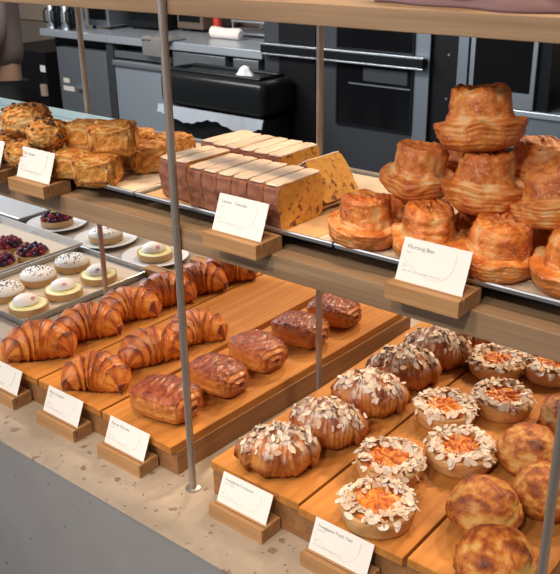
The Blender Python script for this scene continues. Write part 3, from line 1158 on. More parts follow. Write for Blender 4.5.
def frontcard(xc, *a, **k):
    card(xc, -0.0175, 0.0, 0.100, 0.040, 0.022, 0.092, 0.0455, 66, *a, **k)


frontcard(0.115, 'Frangipane Croissant', 'twice baked', '3.8', 'wooden card holder on the stone in front of the almond croissants', 'white card reading Frangipane Croissant, in front of the almond croissants', 'on the stone counter')
frontcard(0.281, 'Frangipane Fresh Tart', 'fruit tart', '4.5', 'wooden card holder at the bottom edge in front of the fruit tarts', 'white card reading Frangipane Fresh Tart, at the bottom edge', 'on the stone counter')
frontcard(-0.132, 'Pain au Chocolat', 'pastry', '3.2', 'wooden card holder in front of the chocolate pastries', 'white card reading Pain au Chocolat, in front of the chocolate pastries', 'on the stone counter')
frontcard(-0.292, 'Plain Croissant', 'pastry', '2.8', 'wooden card holder in front of the middle board of croissants', 'white card reading Plain Croissant, second from the left on the stone', 'on the stone counter')
frontcard(-0.460, 'Croissant', 'pastry', '3.0', 'wooden card holder at the left edge of the picture on the stone', 'white card cut by the left edge, leftmost on the stone counter', 'on the stone counter')


def shelfcard(xc, *a, **k):
    card(xc, -0.0045, 0.4162, 0.088, 0.050, 0.019, 0.080, 0.0475, 68, *a, **k)


shelfcard(0.386, 'Morning Bun', 'bun', '3.2', 'wooden card holder on the middle shelf below the sugared buns', 'white card reading Morning Bun, in front of the sugared buns', 'on the middle shelf')
shelfcard(0.117, 'Lemon  Teacake', 'slice', '3.5', 'wooden card holder on the middle shelf below the sliced loaf', 'white card reading Lemon Teacake, in front of the loaf slices', 'on the middle shelf')
shelfcard(-0.294, 'Oat  Scone', 'scone', '2.9', 'wooden card holder on the middle shelf below the scones', 'white card reading Oat Scone, in front of the scones', 'on the middle shelf')
shelfcard(-0.420, 'Choc Chip Scone', 'scone', '2.9', 'wooden card holder on the middle shelf cut by the left edge', 'white card at the far left end of the middle shelf', 'on the middle shelf')

# ------------------------------------------------------------------ small tarts at the left rear
tray('tart_tray', -0.949, -0.680, 0.180, 0.545, 0.001, 0.014, 'steel tray with liner holding the white and yellow topped tarts', 'trays on the left of the counter', sub=M['cream_line'])
tray('tart_tray', -1.345, -0.9555, 0.180, 0.560, 0.001, 0.018, 'steel tray with white paper walls holding the berry tarts', 'trays on the left of the counter', M['white'], M['white'], sub=M['cream_line'])
tray('tart_tray', -1.90, -1.262, 0.580, 0.760, 0.001, 0.016, 'dark empty steel tray behind the berry tarts at the far left', 'trays on the left of the counter')


def small_shell(e, mb_r=0.043, h=0.017):
    s = MB()
    s.lathe([(0.001, 0), (mb_r * 0.92, 0), (mb_r, 0.001), (mb_r * 1.02, h), (mb_r * 0.97, h), (mb_r * 0.93, h - 0.003), (0.001, h - 0.003)], 40)
    return s.mesh('shell', M['small_tart'], smooth=True)


SSH = small_shell(None)
DOME = MB().lathe([(0.0415, 0), (0.0425, 0.004), (0.040, 0.010), (0.034, 0.0145), (0.024, 0.0175), (0.012, 0.019), (0.0005, 0.0195)], 40).mesh('dome', M['meringue'], smooth=True)
rs = random.Random(5)
sd = MB()
for k in range(60):
    t, r = rs.uniform(0, 2 * pi), 0.037 * sqrt(rs.random())
    z = 0.0195 - 0.0085 * (r / 0.038) ** 2.6 + 0.0008
    sd.box((r * cos(t) - .0011, r * sin(t) - .0011, z - .0009), (r * cos(t) + .0011, r * sin(t) + .0011, z + .0009))
SEEDS = sd.mesh('seeds', M['seed'])
CUST = MB().lathe([(0.040, 0), (0.040, 0.0022), (0.030, 0.0035), (0.0005, 0.004)], 40).mesh('custard', M['custard'], smooth=True)
MER = MB().lathe([(0.021, 0), (0.0235, 0.004), (0.021, 0.010), (0.015, 0.015), (0.008, 0.018), (0.0005, 0.019)], 24).mesh('meringue', M['meringue'], smooth=True)


def petal_mesh(material, n):
    s = MB()
    for k in range(n):
        t = 2 * pi * k / n
        s.lathe([(0.0003, -.001), (0.0026, 0), (0.0003, .0012)], 8, c=(0.0032 * cos(t), 0.0032 * sin(t), 0))
    return s.mesh('petals', material, smooth=True)


PV, PP = petal_mesh(M['violet'], 5), petal_mesh(M['pink'], 5)
PL = petal_mesh(M['leaf'], 3)


def berry_mesh(kind):
    s = MB()
    if kind == 'r':
        for lvl, (rr, zz, nn) in enumerate(((0.0052, 0.003, 8), (0.0050, 0.0065, 8), (0.0030, 0.0095, 5), (0.0, 0.011, 1))):
            for k in range(nn):
                t = 2 * pi * (k + lvl * .5) / nn
                c = (rr * cos(t), rr * sin(t), zz)
                s.lathe([(0.0003, -.0021), (0.0018, -.0012), (0.0022, 0), (0.0018, .0012), (0.0003, .0021)], 8, c=c)
        return s.mesh('raspberry', M['berry_red'], smooth=True)
    s.lathe([(0.0004, 0), (0.004, 0.0008), (0.0062, 0.004), (0.0062, 0.007), (0.004, 0.0105), (0.0022, 0.0112), (0.0018, 0.0100), (0.0004, 0.0098)], 14)
    return s.mesh('blueberry', M['berry_dark'], smooth=True)


RB, BB = berry_mesh('r'), berry_mesh('b')


def berry_tart(x, y, z, lab, seed, grp, s=1.0, leaf=False):
    e = empty('berry_tart', (x, y, z), seed, lab, 'tart', grp, s)
    link('tart_shell', SSH, e)
    r_ = random.Random(seed)
    for lvl, (R_, n, zz) in enumerate(((0.034, 13, 0.0145), (0.021, 8, 0.0165), (0.007, 3, 0.0165), (0.026, 8, 0.0245), (0.011, 4, 0.0255))):
        for k in range(n):
            t = 2 * pi * k / n + lvl
            me = RB if r_.random() < 0.45 else BB
            o = link('raspberry' if me is RB else 'blueberry', me, e, (R_ * cos(t), R_ * sin(t), zz), (r_.uniform(-.5, .5), r_.uniform(-.5, .5), 0), 1.05)
    if leaf:
        link('leaf_sprig', PL, e, (-0.008, 0.0, 0.0385), (0, 0, 0), 1.6)


def seed_tart(x, y, z, lab, grp, rz=0, s=1.0):
    e = empty('meringue_tart', (x, y, z), rz, lab, 'tart', grp, s)
    link('tart_shell', SSH, e)
    c = link('cream_dome', DOME, e, (0, 0, 0.0145))
    d = link('black_seeds', SEEDS, c)
    d['kind'] = 'stuff'


def lemon_tart(x, y, z, lab, grp, pet, rz=0, s=1.0):
    e = empty('lemon_tart', (x, y, z), rz, lab, 'tart', grp, s)
    link('tart_shell', SSH, e)
    link('lemon_custard', CUST, e, (0, 0, 0.0145))
    link('meringue_peak', MER, e, (-0.004, 0.004, 0.0172), None, (1.25, 1.25, 1.05))
    link('petals', pet, e, (0.012, -0.010, 0.0335))


zc = 0.0028
berry_tart(-1.004, 0.437, zc, 'berry tart with raspberries, nearest the white topped tarts', 3, 'berry tarts on the tray')
berry_tart(-1.012, 0.345, zc, 'berry tart cut by the left edge, in front of the others', 9, 'berry tarts on the tray')
berry_tart(-1.102, 0.430, zc, 'berry tart at the left edge, behind the others', 14, 'berry tarts on the tray')
g1 = 'white tarts with black seeds on the tray'
seed_tart(-0.846, 0.248, zc, 'white domed tart with black seeds, cut by the left edge', g1, 0.4)
seed_tart(-0.861, 0.350, zc, 'white domed tart with black seeds, in the middle of its line', g1, 2.0)
seed_tart(-0.866, 0.455, zc, 'white domed tart with black seeds, rearmost on the tray', g1, 4.0)
g2 = 'yellow lemon tarts on the tray'
lemon_tart(-0.742, 0.236, zc, 'lemon tart with small meringue, frontmost on the tray', g2, PP, 1)
lemon_tart(-0.748, 0.337, zc, 'lemon tart with pink petals on its meringue', g2, PP, 0.2)
lemon_tart(-0.754, 0.445, zc, 'lemon tart with a violet petal, beside the post', g2, PV, 0.0)
PLT = MB().lathe([(0.001, 0.0), (0.040, 0.0), (0.046, 0.003), (0.066, 0.0085), (0.071, 0.0105), (0.0705, 0.0118), (0.064, 0.0105), (0.046, 0.0052), (0.040, 0.004), (0.001, 0.004)], 56).mesh('plate', M['china'], smooth=True)
for (x, y, lab) in ((-1.168, 0.640, 'white plate under the berry tart, leftmost of the three plates'), (-0.955, 0.638, 'white plate under the seeded white tart, middle of the three plates'), (-0.752, 0.628, 'white plate under the lemon tart, rightmost of the three plates')):
    tag(link('plate', PLT, None, (x, y, 0.0004), None, (1.2, 1.2, 1.0)), lab, 'plate', 'white plates with single tarts')
berry_tart(-1.168, 0.640, 0.0048, 'berry tart with a green leaf, alone on a white plate', 21, 'tarts on plates', 1.05, True)
seed_tart(-0.955, 0.638, 0.0048, 'white seeded tart alone on a white plate, behind the post', 'tarts on plates', 1.2, 1.05)
lemon_tart(-0.752, 0.628, 0.0048, 'lemon tart with meringue alone on a white plate', 'tarts on plates', PP, 0.5, 1.05)
for (x, y, lab) in ((-0.648, 0.545, 'small brown wooden block behind the croissants, by the tart tray corner'), (-0.600, 0.655, 'small brown wooden block right of the lemon tart plate')):
    hm, _ = holder_mesh(0.085, 0.03, 0.022)
    tag(link('card_holder', hm, None, (x, y, 0.0003), (0, 0, pi)), lab, 'card holder', 'wooden blocks behind the croissants')

# folded cloth on the upper shelf
def cloth_mesh(name, x0, x1, y0, y1, th, material, seed):
    nx, ny = 70, 26
    V, F_ = [], []
    for side in (0, 1):
        for i in range(nx):
            for j in range(ny):
                a, b = i / (nx - 1), j / (ny - 1)
                x = x0 + (x1 - x0) * a
                y = y0 + (y1 - y0) * b + 0.012 * sin(a * 9 + seed) * (1 - b) + 0.006 * sin(a * 23 + seed)
                hz = 0.0025 * (1 + sin(a * 17 + b * 5 + seed)) + 0.0025 * (1 + sin(b * 8 + a * 4))
                edge = min(1, b * 9, (1 - b) * 9, a * 14, (1 - a) * 14)
                z = (th * (0.5 + 0.5 * edge) + hz * edge) if side else hz * 0.0
                V.append((x, y, z))
    o = nx * ny
    for i in range(nx - 1):
        for j in range(ny - 1):
            a = i * ny + j
            F_.append((a, a + 1, a + ny + 1, a + ny))
            F_.append((o + a, o + a + ny, o + a + ny + 1, o + a + 1))
    for i in range(nx - 1):
        for j in (0, ny - 1):
            a = i * ny + j
            F_.append((a, a + ny, o + a + ny, o + a))
    for j in range(ny - 1):
        for i in (0, nx - 1):
            a = i * ny + j
            F_.append((a, a + 1, o + a + 1, o + a))
    me = bpy.data.meshes.new(name)
    me.from_pydata(V, [], F_)
    me.materials.append(material)
    bm = bmesh.new()
    bm.from_mesh(me)
    bmesh.ops.recalc_face_normals(bm, faces=bm.faces)
    bm.to_mesh(me)
    bm.free()
    me.polygons.foreach_set('use_smooth', [True] * len(me.polygons))
    return me


cl = link('folded_cloth', cloth_mesh('folded_cloth', 0.27, 0.66, 0.030, 0.27, 0.006, M['mauve'], 1.0), None, (0, 0, 0.7108))
tag(cl, 'mauve cloth with a rumpled edge lying on the top shelf', 'cloth')
cl2 = link('dark_cloth', cloth_mesh('dark_cloth', 0.25, 0.60, 0.050, 0.26, 0.010, M['charcoal_cloth'], 2.0), None, (0, 0, 0.7108 + 0.0165))
tag(cl2, 'dark charcoal cloth folded on top of the mauve cloth', 'cloth')


# ------------------------------------------------------------------ kitchen behind (s along wall, n away from the shop, z up)
def kthing(name, s, n, z, label, cat, group=None):
    return empty(name, K(s, n, z), 0, label, cat, group)


D = 0.905
kt = kthing('steel_worktop', 0, 0, FL, 'long stainless steel worktop along the kitchen wall', 'worktop')
MB().box((-4.98, 0, D - 0.052), (-4.205, 0.92, D)).build('worktop_slab', M['steel_top'], kt, bevel=0.004)
MB().box((-4.20, 0, D - 0.052), (-2.742, 0.92, D)).build('worktop_slab', M['steel_top'], kt, bevel=0.004)
MB().box((-4.96, 0.12, 0.02), (-2.76, 0.90, D - 0.053)).build('carcass', M['black'], kt)
MB().box((-4.235, 0.02, 0.02), (-4.165, 0.118, D - 0.054)).build('upright', M['steel_dark'], kt, bevel=0.003)
d1 = kthing('undercounter_fridge', -4.53, 0.02, FL, 'steel under-counter fridge door left of the dark upright', 'fridge', 'under-counter fridges')
MB().box((-0.29, 0, 0.04), (0.285, 0.095, 0.777)).build('door', M['steel_panel'], d1, bevel=0.003)
MB().box((-0.06, -0.03, 0.485), (0.04, 0.0, 0.505)).build('handle', M['steel_light'], d1, bevel=0.003)
MB().box((-0.24, -0.003, 0.515), (-0.17, 0.0, 0.55)).build('sticker', M['towel'], d1)
MB().box((-0.25, -0.003, 0.455), (-0.12, 0.0, 0.49)).build('sticker', M['towel'], d1)
d2 = kthing('undercounter_fridge', -3.86, 0.02, FL, 'pale steel under-counter fridge door right of the dark upright, behind the bin', 'fridge', 'under-counter fridges')
MB().box((-0.295, 0, 0.04), (0.295, 0.095, 0.735)).build('door', M['fridge_door'], d2, bevel=0.003)
MB().box((-0.295, -0.025, 0.70), (0.295, -0.0005, 0.738)).build('handle_lip', M['steel_light'], d2, bevel=0.008)
MB().box((-0.29, 0.0, 0.755), (0.29, 0.095, 0.80)).build('rail', M['steel'], d2, bevel=0.004)
d3 = kthing('drawer_unit', -3.16, 0.02, FL, 'steel drawer fronts under the worktop behind the black bin', 'drawers')
MB().box((-0.38, 0, 0.04), (0.38, 0.095, 0.72)).build('carcass', M['steel_dark'], d3, bevel=0.003)
MB().box((-0.38, -0.01, 0.745), (0.10, 0.095, 0.84)).build('drawer', M['steel'], d3, bevel=0.003)
MB().box((0.17, -0.01, 0.745), (0.38, 0.095, 0.84)).build('drawer', M['steel'], d3, bevel=0.003)

gm = cloth_mesh('hanging_cloth', -0.14, 0.14, -0.055, 0.10, 0.02, M['towel_grey'], 3.0)
g = link('hanging_cloth', gm, None, K(-3.66, 0.02, 0.047))
MB().box((-0.13, -0.058, -0.11), (0.11, -0.032, 0.012)).build('hanging_end', M['towel_grey'], g, bevel=0.011, seg=3, smooth=True)
tag(g, 'crumpled grey cloth hanging over the steel worktop edge', 'cloth')
tr = MB().tube([(-0.13, 0, 0.036), (-0.12, 0, 0.040), (0.0, 0, 0.037), (0.12, 0, 0.040), (0.135, 0, 0.036)], [0.024, 0.039, 0.035, 0.039, 0.028], 20).build('rolled_towel', M['towel'], None, K(-3.31, 0.30, 0.047), smooth=True)
tag(tr, 'pale pinkish rolled towel lying on the steel worktop', 'towel')
rd = MB().lathe([(0.03, 0), (0.032, 0.10), (0.02, 0.14), (0.012, 0.17)], 16).build('red_bottle', M['red'], None, K(-3.62, 0.55, 0.046), smooth=True)
tag(rd, 'small red bottle behind the rolled towel', 'bottle')
ws = kthing('wire_rack', -3.15, 0.52, 0.046, 'small chrome rack standing on the worktop beside the oven', 'rack')
for zz in (0.02, 0.10, 0.17):
    MB().box((-0.22, -0.1, zz), (0.30, 0.22, zz + 0.012)).build('rack_shelf', M['steel_light'], ws, bevel=0.002)
for xx in (-0.21, 0.29):
    for yy in (-0.09, 0.21):
        MB().tube([(xx, yy, 0), (xx, yy, 0.24)], 0.008, 10).build('leg', M['steel_light'], ws, smooth=True)
for (s0, s1, n0, h, mt, lab) in ((-4.66, -4.42, 0.22, 0.42, 'steel', 'tall grey steel appliance on the worktop beside the jugs'),
                                 (-4.38, -3.98, 0.36, 0.40, 'black_plastic', 'wide black appliance on the steel worktop'),
                                 (-3.94, -3.68, 0.46, 0.38, 'brown_panel', 'brown fronted box appliance on the worktop behind the shelf post')):
    e = kthing('worktop_appliance', (s0 + s1) / 2, n0, 0.046, lab, 'appliance', 'appliances on the worktop')
    w = (s1 - s0) / 2
    MB().box((-w, 0, 0.02), (w, 0.38, h)).build('housing', M[mt], e, bevel=0.008)
    MB().box((-w * .8, -0.006, 0.07), (w * .8, 0.0, h - 0.05)).build('front_glass', M['black_gloss'], e, bevel=0.002)
    for xx in (-w * .8, w * .8):
        for yy in (0.04, 0.34):
            MB().tube([(xx, yy, 0), (xx, yy, 0.022)], 0.014, 10).build('foot', M['black'], e, smooth=True)
    MB().box((-w * .7, -0.03, h - 0.045), (w * .7, -0.012, h - 0.03)).build('handle', M['steel_light'], e, bevel=0.003)
jl = ['chrome jug leftmost of the five on the worktop end', 'black jug second from the left on the worktop end', 'chrome jug in the middle of the five on the worktop end', 'black jug second from the right on the worktop end', 'chrome jug rightmost of the five, beside the steel appliance']
for i, s_ in enumerate((-4.92, -4.835, -4.745, -4.655, -4.57)):
    e = kthing('jug', s_, 0.08, 0.046, jl[i], 'jug', 'jugs on the worktop end')
    MB().lathe([(0.038, 0), (0.040, 0.01), (0.037, 0.11), (0.034, 0.15), (0.028, 0.17), (0.026, 0.19)], 20).build('body', M['black_gloss'] if i % 2 else M['steel_light'], e, smooth=True)
    MB().tube([(0, -0.034, 0.15), (0, -0.066, 0.13), (0, -0.066, 0.06), (0, -0.036, 0.04)], 0.006, 8).build('handle', M['black'], e, smooth=True)

# black bin with lid and liner
bn = kthing('waste_bin', -2.88, -0.35, FL, 'large black plastic bin with open bin liner in front of the worktop', 'bin')
MB().box((-0.42, 0.02, 0.0), (0.41, 0.30, 0.56)).build('bin_body', M['black_plastic'], bn, bevel=0.03, seg=4, smooth=True)
MB().box((-0.43, 0.0, 0.575), (0.43, 0.32, 0.785)).build('lid', M['black_plastic'], bn, bevel=0.045, seg=5, smooth=True)
rr_ = MB()
rr_.tube([(-0.37, 0.06, 0.79), (0.37, 0.06, 0.79), (0.37, 0.27, 0.79), (-0.37, 0.27, 0.79), (-0.37, 0.06, 0.79)], 0.014, 10)
rr_.build('lid_rim', M['black_plastic'], bn, smooth=True)
fm = MB()
rf = random.Random(2)
n_ = 60
for i in range(n_ + 1):
    a = -0.44 + 0.88 * i / n_
    wv = 0.003 * sin(i * 0.9) + 0.002 * sin(i * 2.3)
    lo = 0.505 + 0.02 * sin(i * 0.21 + 1) + 0.004 * sin(i * 1.1)
    fm.v += [(a, -0.004 + wv * .5, 0.575), (a, -0.020 + wv, lo), (a, -0.014 + wv, lo), (a, 0.004 + wv * .5, 0.575)]
for i in range(n_):
    j = i * 4
    for p_, q_ in ((0, 1), (1, 2), (2, 3), (3, 0)):
        fm.f.append((j + p_, j + q_, j + 4 + q_, j + 4 + p_))
        fm.mi.append(0)
fm.build('bin_liner_edge', M['film'], bn, smooth=True)
pp_ = MB().lathe([(0.001, 0), (0.062, 0.0), (0.045, 0.02), (0.03, 0.045), (0.012, 0.055), (0.001, 0.058)], 6).build('crumpled_paper', M['white'], None, K(-2.72, -0.185, FL + 0.786))
tag(pp_, 'crumpled white paper left on top of the black bin', 'paper')


def oven(s0, s1, label):
    w = (s1 - s0) / 2
    e = kthing('oven', (s0 + s1) / 2, 0.0, FL, label, 'oven', 'tall dark ovens in the kitchen')
    MB().box((-w, 0.0, 0.0), (w, 0.92, 2.05)).build('housing', M['steel_dark'], e, bevel=0.004)
    return e, w


def bar(e, x0, x1):
    h = MB().box((x0, -0.05, 0.905), (x1, -0.0005, 0.955)).build('handle_bar', M['black_plastic'], e, bevel=0.004)
    MB().box((x0, -0.054, 0.953), (x1, -0.030, 0.963)).build('upper_highlight', M['steel_light'], h, bevel=0.001)  # pale strips, here and below, stand in for highlights along the bar
    MB().box((x0, -0.054, 0.897), (x1, -0.030, 0.905)).build('lower_highlight', M['steel_light'], h, bevel=0.001)


e, w = oven(-2.72, -2.283, 'dark steel oven column with plain black door, beside the worktop')
MB().box((-w + 0.125, -0.012, 0.05), (w - 0.035, -0.0005, 0.89)).build('door', M['black'], e, bevel=0.002)
MB().box((-w + 0.125, -0.012, 0.97), (w - 0.035, -0.0005, 1.95)).build('door', M['black'], e, bevel=0.002)
bar(e, -w + 0.01, w - 0.001)
e, w = oven(-2.279, -1.56, 'wide dark steel oven with black glass window and long handle')
for (a, b) in ((0.545, 0.885), (0.975, 1.9)):
    MB().box((-w + 0.125, -0.010, a), (w - 0.105, -0.0005, b)).build('door_window', M['black_gloss'], e, bevel=0.002)
    f_ = MB()
    f_.box((-w + 0.112, -0.014, a - 0.012), (w - 0.093, -0.0005, a - 0.0002))
    f_.box((-w + 0.112, -0.014, b + 0.0002), (w - 0.093, -0.0005, b + 0.010))
    f_.box((-w + 0.112, -0.014, a), (-w + 0.1245, -0.0005, b))
    f_.box((w - 0.1045, -0.014, a), (w - 0.093, -0.0005, b))
    f_.build('window_frame', M['black_plastic'], e)
MB().box((-w + 0.20, -0.0115, 0.775), (w - 0.11, -0.0102, 0.783)).build('oven_rack', M['steel_panel'], e)
MB().box((-w + 0.30, -0.0115, 0.80), (w - 0.13, -0.0102, 0.872)).build('glass_reflection', M['steel_dark'], e)  # lighter patch: a reflection on the oven glass put in as colour
bar(e, -w, w - 0.015)
MB().box((w - 0.092, -0.004, 0.02), (w - 0.001, -0.0003, 2.04)).build('side_stile', M['steel_panel'], e)
cb = kthing('tall_black_cabinet', -1.46, 0.0, FL, 'tall black cabinet with a narrow steel edge, right of the wide oven', 'cabinet')
MB().box((-0.098, 0.02, 0), (0.130, 0.90, 2.05)).build('housing', M['black'], cb, bevel=0.003)
MB().box((0.062, 0.0, 0), (0.122, 0.0195, 2.05)).build('steel_edge', M['steel_panel'], cb, bevel=0.003)
for zz in (0.75, 0.98):
    MB().lathe([(0.006, -0.002), (0.006, 0.002)], 10).build('screw', M['steel'], cb, (0.0, 0.0185, zz), (pi / 2, 0, 0))
ZC = 0.745
rc_ = kthing('steel_counter', -1.32, 0, FL, 'steel kitchen counter under the square black oven at right', 'worktop')
MB().box((0, -0.02, ZC - 0.03), (2.0, 0.92, ZC)).build('worktop_slab', M['steel_top'], rc_, bevel=0.004)
MB().box((0.01, 0.0, ZC - 0.15), (1.98, 0.90, ZC - 0.032)).build('drawer_front', M['steel_panel'], rc_, bevel=0.003)
MB().box((0.01, -0.015, ZC - 0.20), (1.98, 0.0, ZC - 0.165)).build('rail', M['steel_panel'], rc_, bevel=0.003)
MB().box((0.01, 0.03, 0.0), (1.98, 0.90, ZC - 0.17)).build('carcass', M['steel_dark'], rc_, bevel=0.003)
mw = kthing('square_oven', -1.14, 0.0, FL + ZC + 0.001, 'square worktop oven with black glass door in a steel frame', 'oven')
MB().box((-0.175, 0.0, 0.0), (0.255, 0.5, 0.46)).build('housing', M['black_plastic'], mw, bevel=0.004)
MB().box((-0.177, -0.02, 0.002), (0.185, -0.001, 0.455)).build('door_frame', M['steel'], mw, bevel=0.003)
MB().box((-0.150, -0.0225, 0.085), (0.160, -0.0205, 0.43)).build('door_window', M['black_gloss'], mw, bevel=0.001)
bk = kthing('wire_basket', -0.72, 0.25, FL + ZC + 0.001, 'small perforated metal basket on the right kitchen counter', 'basket')
for k in range(5):
    MB().box((-0.10, -0.07, 0.004 + k * 0.016), (0.10, 0.07, 0.009 + k * 0.016)).build('hoop', M['steel_dark'], bk)
for k in range(8):
    MB().box((-0.10 + k * 0.027, -0.072, 0.0), (-0.094 + k * 0.027, -0.0705, 0.078)).build('bar', M['steel_dark'], bk)
bx = kthing('black_cabinet', -5.22, 0.02, FL, 'low black cabinet at the far left, with a white label and a white socket box', 'cabinet')
MB().box((-0.42, 0, 0), (0.235, 0.6, 0.72)).build('housing', M['black'], bx, bevel=0.004)
MB().box((0.17, -0.004, 0.57), (0.232, -0.0005, 0.62)).build('white_label', M['white'], bx)
sb_ = MB()
sb_.box((0.175, -0.03, 0.385), (0.232, -0.0005, 0.475))
sb_.build('socket_box', M['beige'], bx, bevel=0.003)

# ------------------------------------------------------------------ the person in the kitchen
def skin_mesh(name, pts, edges, radii, material, sub=2):
    me = bpy.data.meshes.new(name)
    me.from_pydata(pts, edges, [])
    o = bpy.data.objects.new(name, me)
    COL.objects.link(o)
    sk = o.modifiers.new('skin', 'SKIN')
    for i, r in enumerate(radii):
        d_ = me.skin_vertices[0].data[i]
        d_.radius = r if hasattr(r, '__len__') else (r, r)
        d_.use_root = (i == 0)
    sb = o.modifiers.new('sub', 'SUBSURF')
    sb.levels = sub
    sb.render_levels = sub
    dg = bpy.context.evaluated_depsgraph_get()
    me2 = bpy.data.meshes.new_from_object(o.evaluated_get(dg))
    bpy.data.objects.remove(o)
    me2.materials.clear()
    me2.materials.append(material)
    me2.polygons.foreach_set('use_smooth', [True] * len(me2.polygons))
    me2.name = name
    return me2


# local: x = person's left, -y = facing, z up from floor
per = empty('person', (-2.995, 1.728, FL), radians(-40), 'person in a taupe top and dark trousers holding a pale plate, at the left edge', 'person')
J = [(0, 0.0, 0.95), (0, 0.0, 1.12), (0, 0.005, 1.30), (0, 0.01, 1.42), (0, 0.0, 1.50), (0, -0.01, 1.56),
     (0.09, 0, 0.90), (0.10, -0.01, 0.50), (0.105, 0.02, 0.10), (0.11, -0.10, 0.045),
     (-0.09, 0, 0.90), (-0.10, -0.01, 0.50), (-0.105, 0.02, 0.10), (-0.11, -0.10, 0.045),
     (0.165, 0.01, 1.40), (0.225, 0.02, 1.16), (0.185, -0.17, 1.01), (0.16, -0.235, 0.985),
     (-0.165, 0.01, 1.40), (-0.225, 0.02, 1.14), (-0.20, -0.14, 0.99), (-0.18, -0.21, 0.96)]
E_ = [(0, 1), (1, 2), (2, 3), (3, 4), (4, 5), (0, 6), (6, 7), (7, 8), (8, 9), (0, 10), (10, 11), (11, 12), (12, 13), (3, 14), (14, 15), (15, 16), (16, 17), (3, 18), (18, 19), (19, 20), (20, 21)]
RD = [(.15, .10), (.13, .09), (.15, .10), (.12, .08), .055, .05, .085, .055, .038, .032, .085, .055, .038, .032, .055, .042, .028, .026, .055, .042, .028, .026]
# fingers appended to the same skeleton
def add_hand(wrist, side):
    base = Vector(J[wrist])
    d_ = (Vector(J[wrist]) - Vector(J[wrist - 1])).normalized()
    across = d_.cross(Vector((0, 0, 1))).normalized()
    palm = base + d_ * 0.045
    for k, off in enumerate((-0.028, -0.010, 0.009, 0.027)):
        ln = (0.062, 0.072, 0.068, 0.052)[k]
        p0 = palm + across * off + d_ * 0.02
        p1 = p0 + d_ * ln * 0.5 + Vector((0, 0, -0.004))
        p2 = p1 + d_ * ln * 0.4 + Vector((0, 0, 0.014))
        i = len(J)
        J.extend([tuple(p0), tuple(p1), tuple(p2)])
        RD.extend([0.0105, 0.009, 0.0075])
        E_.extend([(wrist, i), (i, i + 1), (i + 1, i + 2)])
    t0 = base + d_ * 0.02 - across * 0.032 * side + Vector((0, 0, 0.012))
    t1 = t0 + d_ * 0.03 - across * 0.012 * side + Vector((0, 0, 0.018))
    i = len(J)
    J.extend([tuple(t0), tuple(t1)])
    RD.extend([0.012, 0.009])
    E_.extend([(wrist, i), (i, i + 1)])


add_hand(17, 1)
add_hand(21, -1)
link('body', skin_mesh('body', J, E_, RD, M['skin']), per)
# clothes
tp = [(0, 0, 0.97), (0, 0, 1.15), (0, 0.005, 1.30), (0, 0.01, 1.43), (0.165, 0.01, 1.405), (0.228, 0.02, 1.16), (0.185, -0.155, 1.02), (-0.165, 0.01, 1.405), (-0.228, 0.02, 1.14), (-0.20, -0.125, 1.00)]
link('top', skin_mesh('top', tp, [(0, 1), (1, 2), (2, 3), (3, 4), (4, 5), (5, 6), (3, 7), (7, 8), (8, 9)], [(.20, .135), (.165, .12), (.175, .125), (.125, .09), .075, .062, .055, .075, .062, .055], M['shirt']), per)
tr_ = [(0, 0, 1.00), (0.095, 0, 0.88), (0.102, -0.01, 0.50), (0.106, 0.02, 0.10), (-0.095, 0, 0.88), (-0.102, -0.01, 0.50), (-0.106, 0.02, 0.10)]
link('trousers', skin_mesh('trousers', tr_, [(0, 1), (1, 2), (2, 3), (0, 4), (4, 5), (5, 6)], [(.165, .12), .105, .078, .068, .105, .078, .068], M['trouser']), per)
for sx in (0.11, -0.11):
    def Fsh(u, v, sx=sx):
        th = 2 * pi * v
        ph = (u - .5) * pi
        return sx + 0.048 * sgn(cos(ph) * cos(th), .8), -0.05 + 0.13 * cos(ph) * sin(th), max(0, 0.045 + 0.05 * sin(ph) + (0.015 if sin(th) > 0.3 else 0)), 0
    link('shoe', surf('shoe', Fsh, 16, 24, M['black']), per)


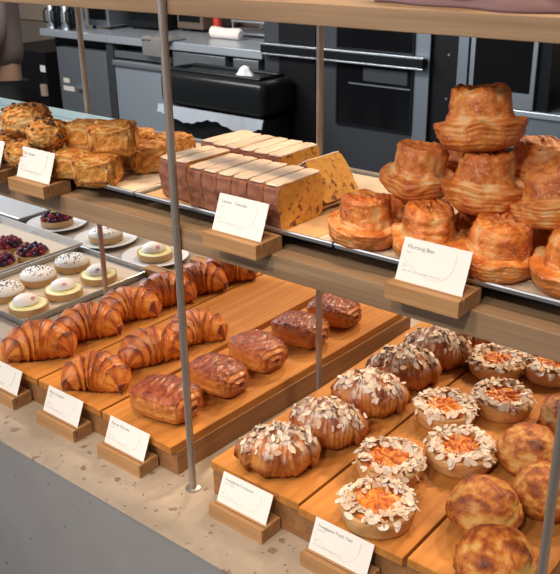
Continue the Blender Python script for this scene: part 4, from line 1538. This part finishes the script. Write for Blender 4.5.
def Fh(u, v):
    th = 2 * pi * v
    ph = (u - .5) * pi
    x, y, z = cos(ph) * sin(th), -cos(ph) * cos(th), sin(ph)
    k = 1.0
    X, Y, Z = 0.075 * x, 0.098 * y, 0.118 * z
    if z < -0.2:
        X *= 1 + 0.28 * (z + 0.2)
    if y < 0:
        f = -y
        Y -= 0.030 * math.exp(-((x / 0.16) ** 2 + ((z + 0.12) / 0.17) ** 2)) * f   # nose
        Y += 0.010 * (math.exp(-(((x - .38) / 0.16) ** 2 + ((z - 0.08) / 0.12) ** 2)) + math.exp(-(((x + .38) / 0.16) ** 2 + ((z - 0.08) / 0.12) ** 2)))
        Y -= 0.006 * math.exp(-((x / 0.28) ** 2 + ((z + 0.45) / 0.06) ** 2))
        Y -= 0.010 * math.exp(-((x / 0.30) ** 2 + ((z + 0.80) / 0.15) ** 2))
    return X, Y, Z, 0


hd = link('head', surf('head', Fh, 48, 64, M['skin']), per, (0, -0.015, 1.635), (0.18, 0, 0))
for sx in (-1, 1):
    MB().lathe([(0.0004, -.010), (0.007, -.007), (0.010, 0), (0.007, .007), (0.0004, .010)], 14, c=(sx * 0.028, -0.080, 0.010)).build('eye', M['china'], hd, smooth=True)
    MB().lathe([(0.0004, -.016), (0.010, -.026), (0.014, 0), (0.011, .022), (0.0004, .026)], 12, c=(sx * 0.074, 0.004, -0.004)).build('ear', M['skin'], hd, smooth=True)
MB().tube([(-0.022, -0.090, -0.053), (0, -0.102, -0.055), (0.022, -0.090, -0.053)], [0.003, 0.006, 0.003], 10).build('mouth', M['lips'], hd, smooth=True)


def Fhair(u, v):
    x, y, z, b = Fh(u, v)
    k = 1.09
    yy, zz = y * k + 0.012, z * k + 0.008
    if yy < -0.02 and zz < 0.055:
        yy = -0.02 + (yy + 0.02) * 0.2
    return x * 1.08, yy, max(zz, -0.07), 0


link('hair', surf('hair', Fhair, 40, 56, M['hair']), hd)
pl = link('plate', PLT, None, (0, 0, 0))
pl.scale = (1.5, 1.5, 1.5)
pl.matrix_world = Matrix.Translation(Vector((-2.995, 1.728, FL)) + Matrix.Rotation(radians(-40), 3, 'Z') @ Vector((0.0, -0.33, 0.985))) @ Matrix.Scale(1.9, 4)
tag(pl, 'pale plate held by the person at the left edge', 'plate')
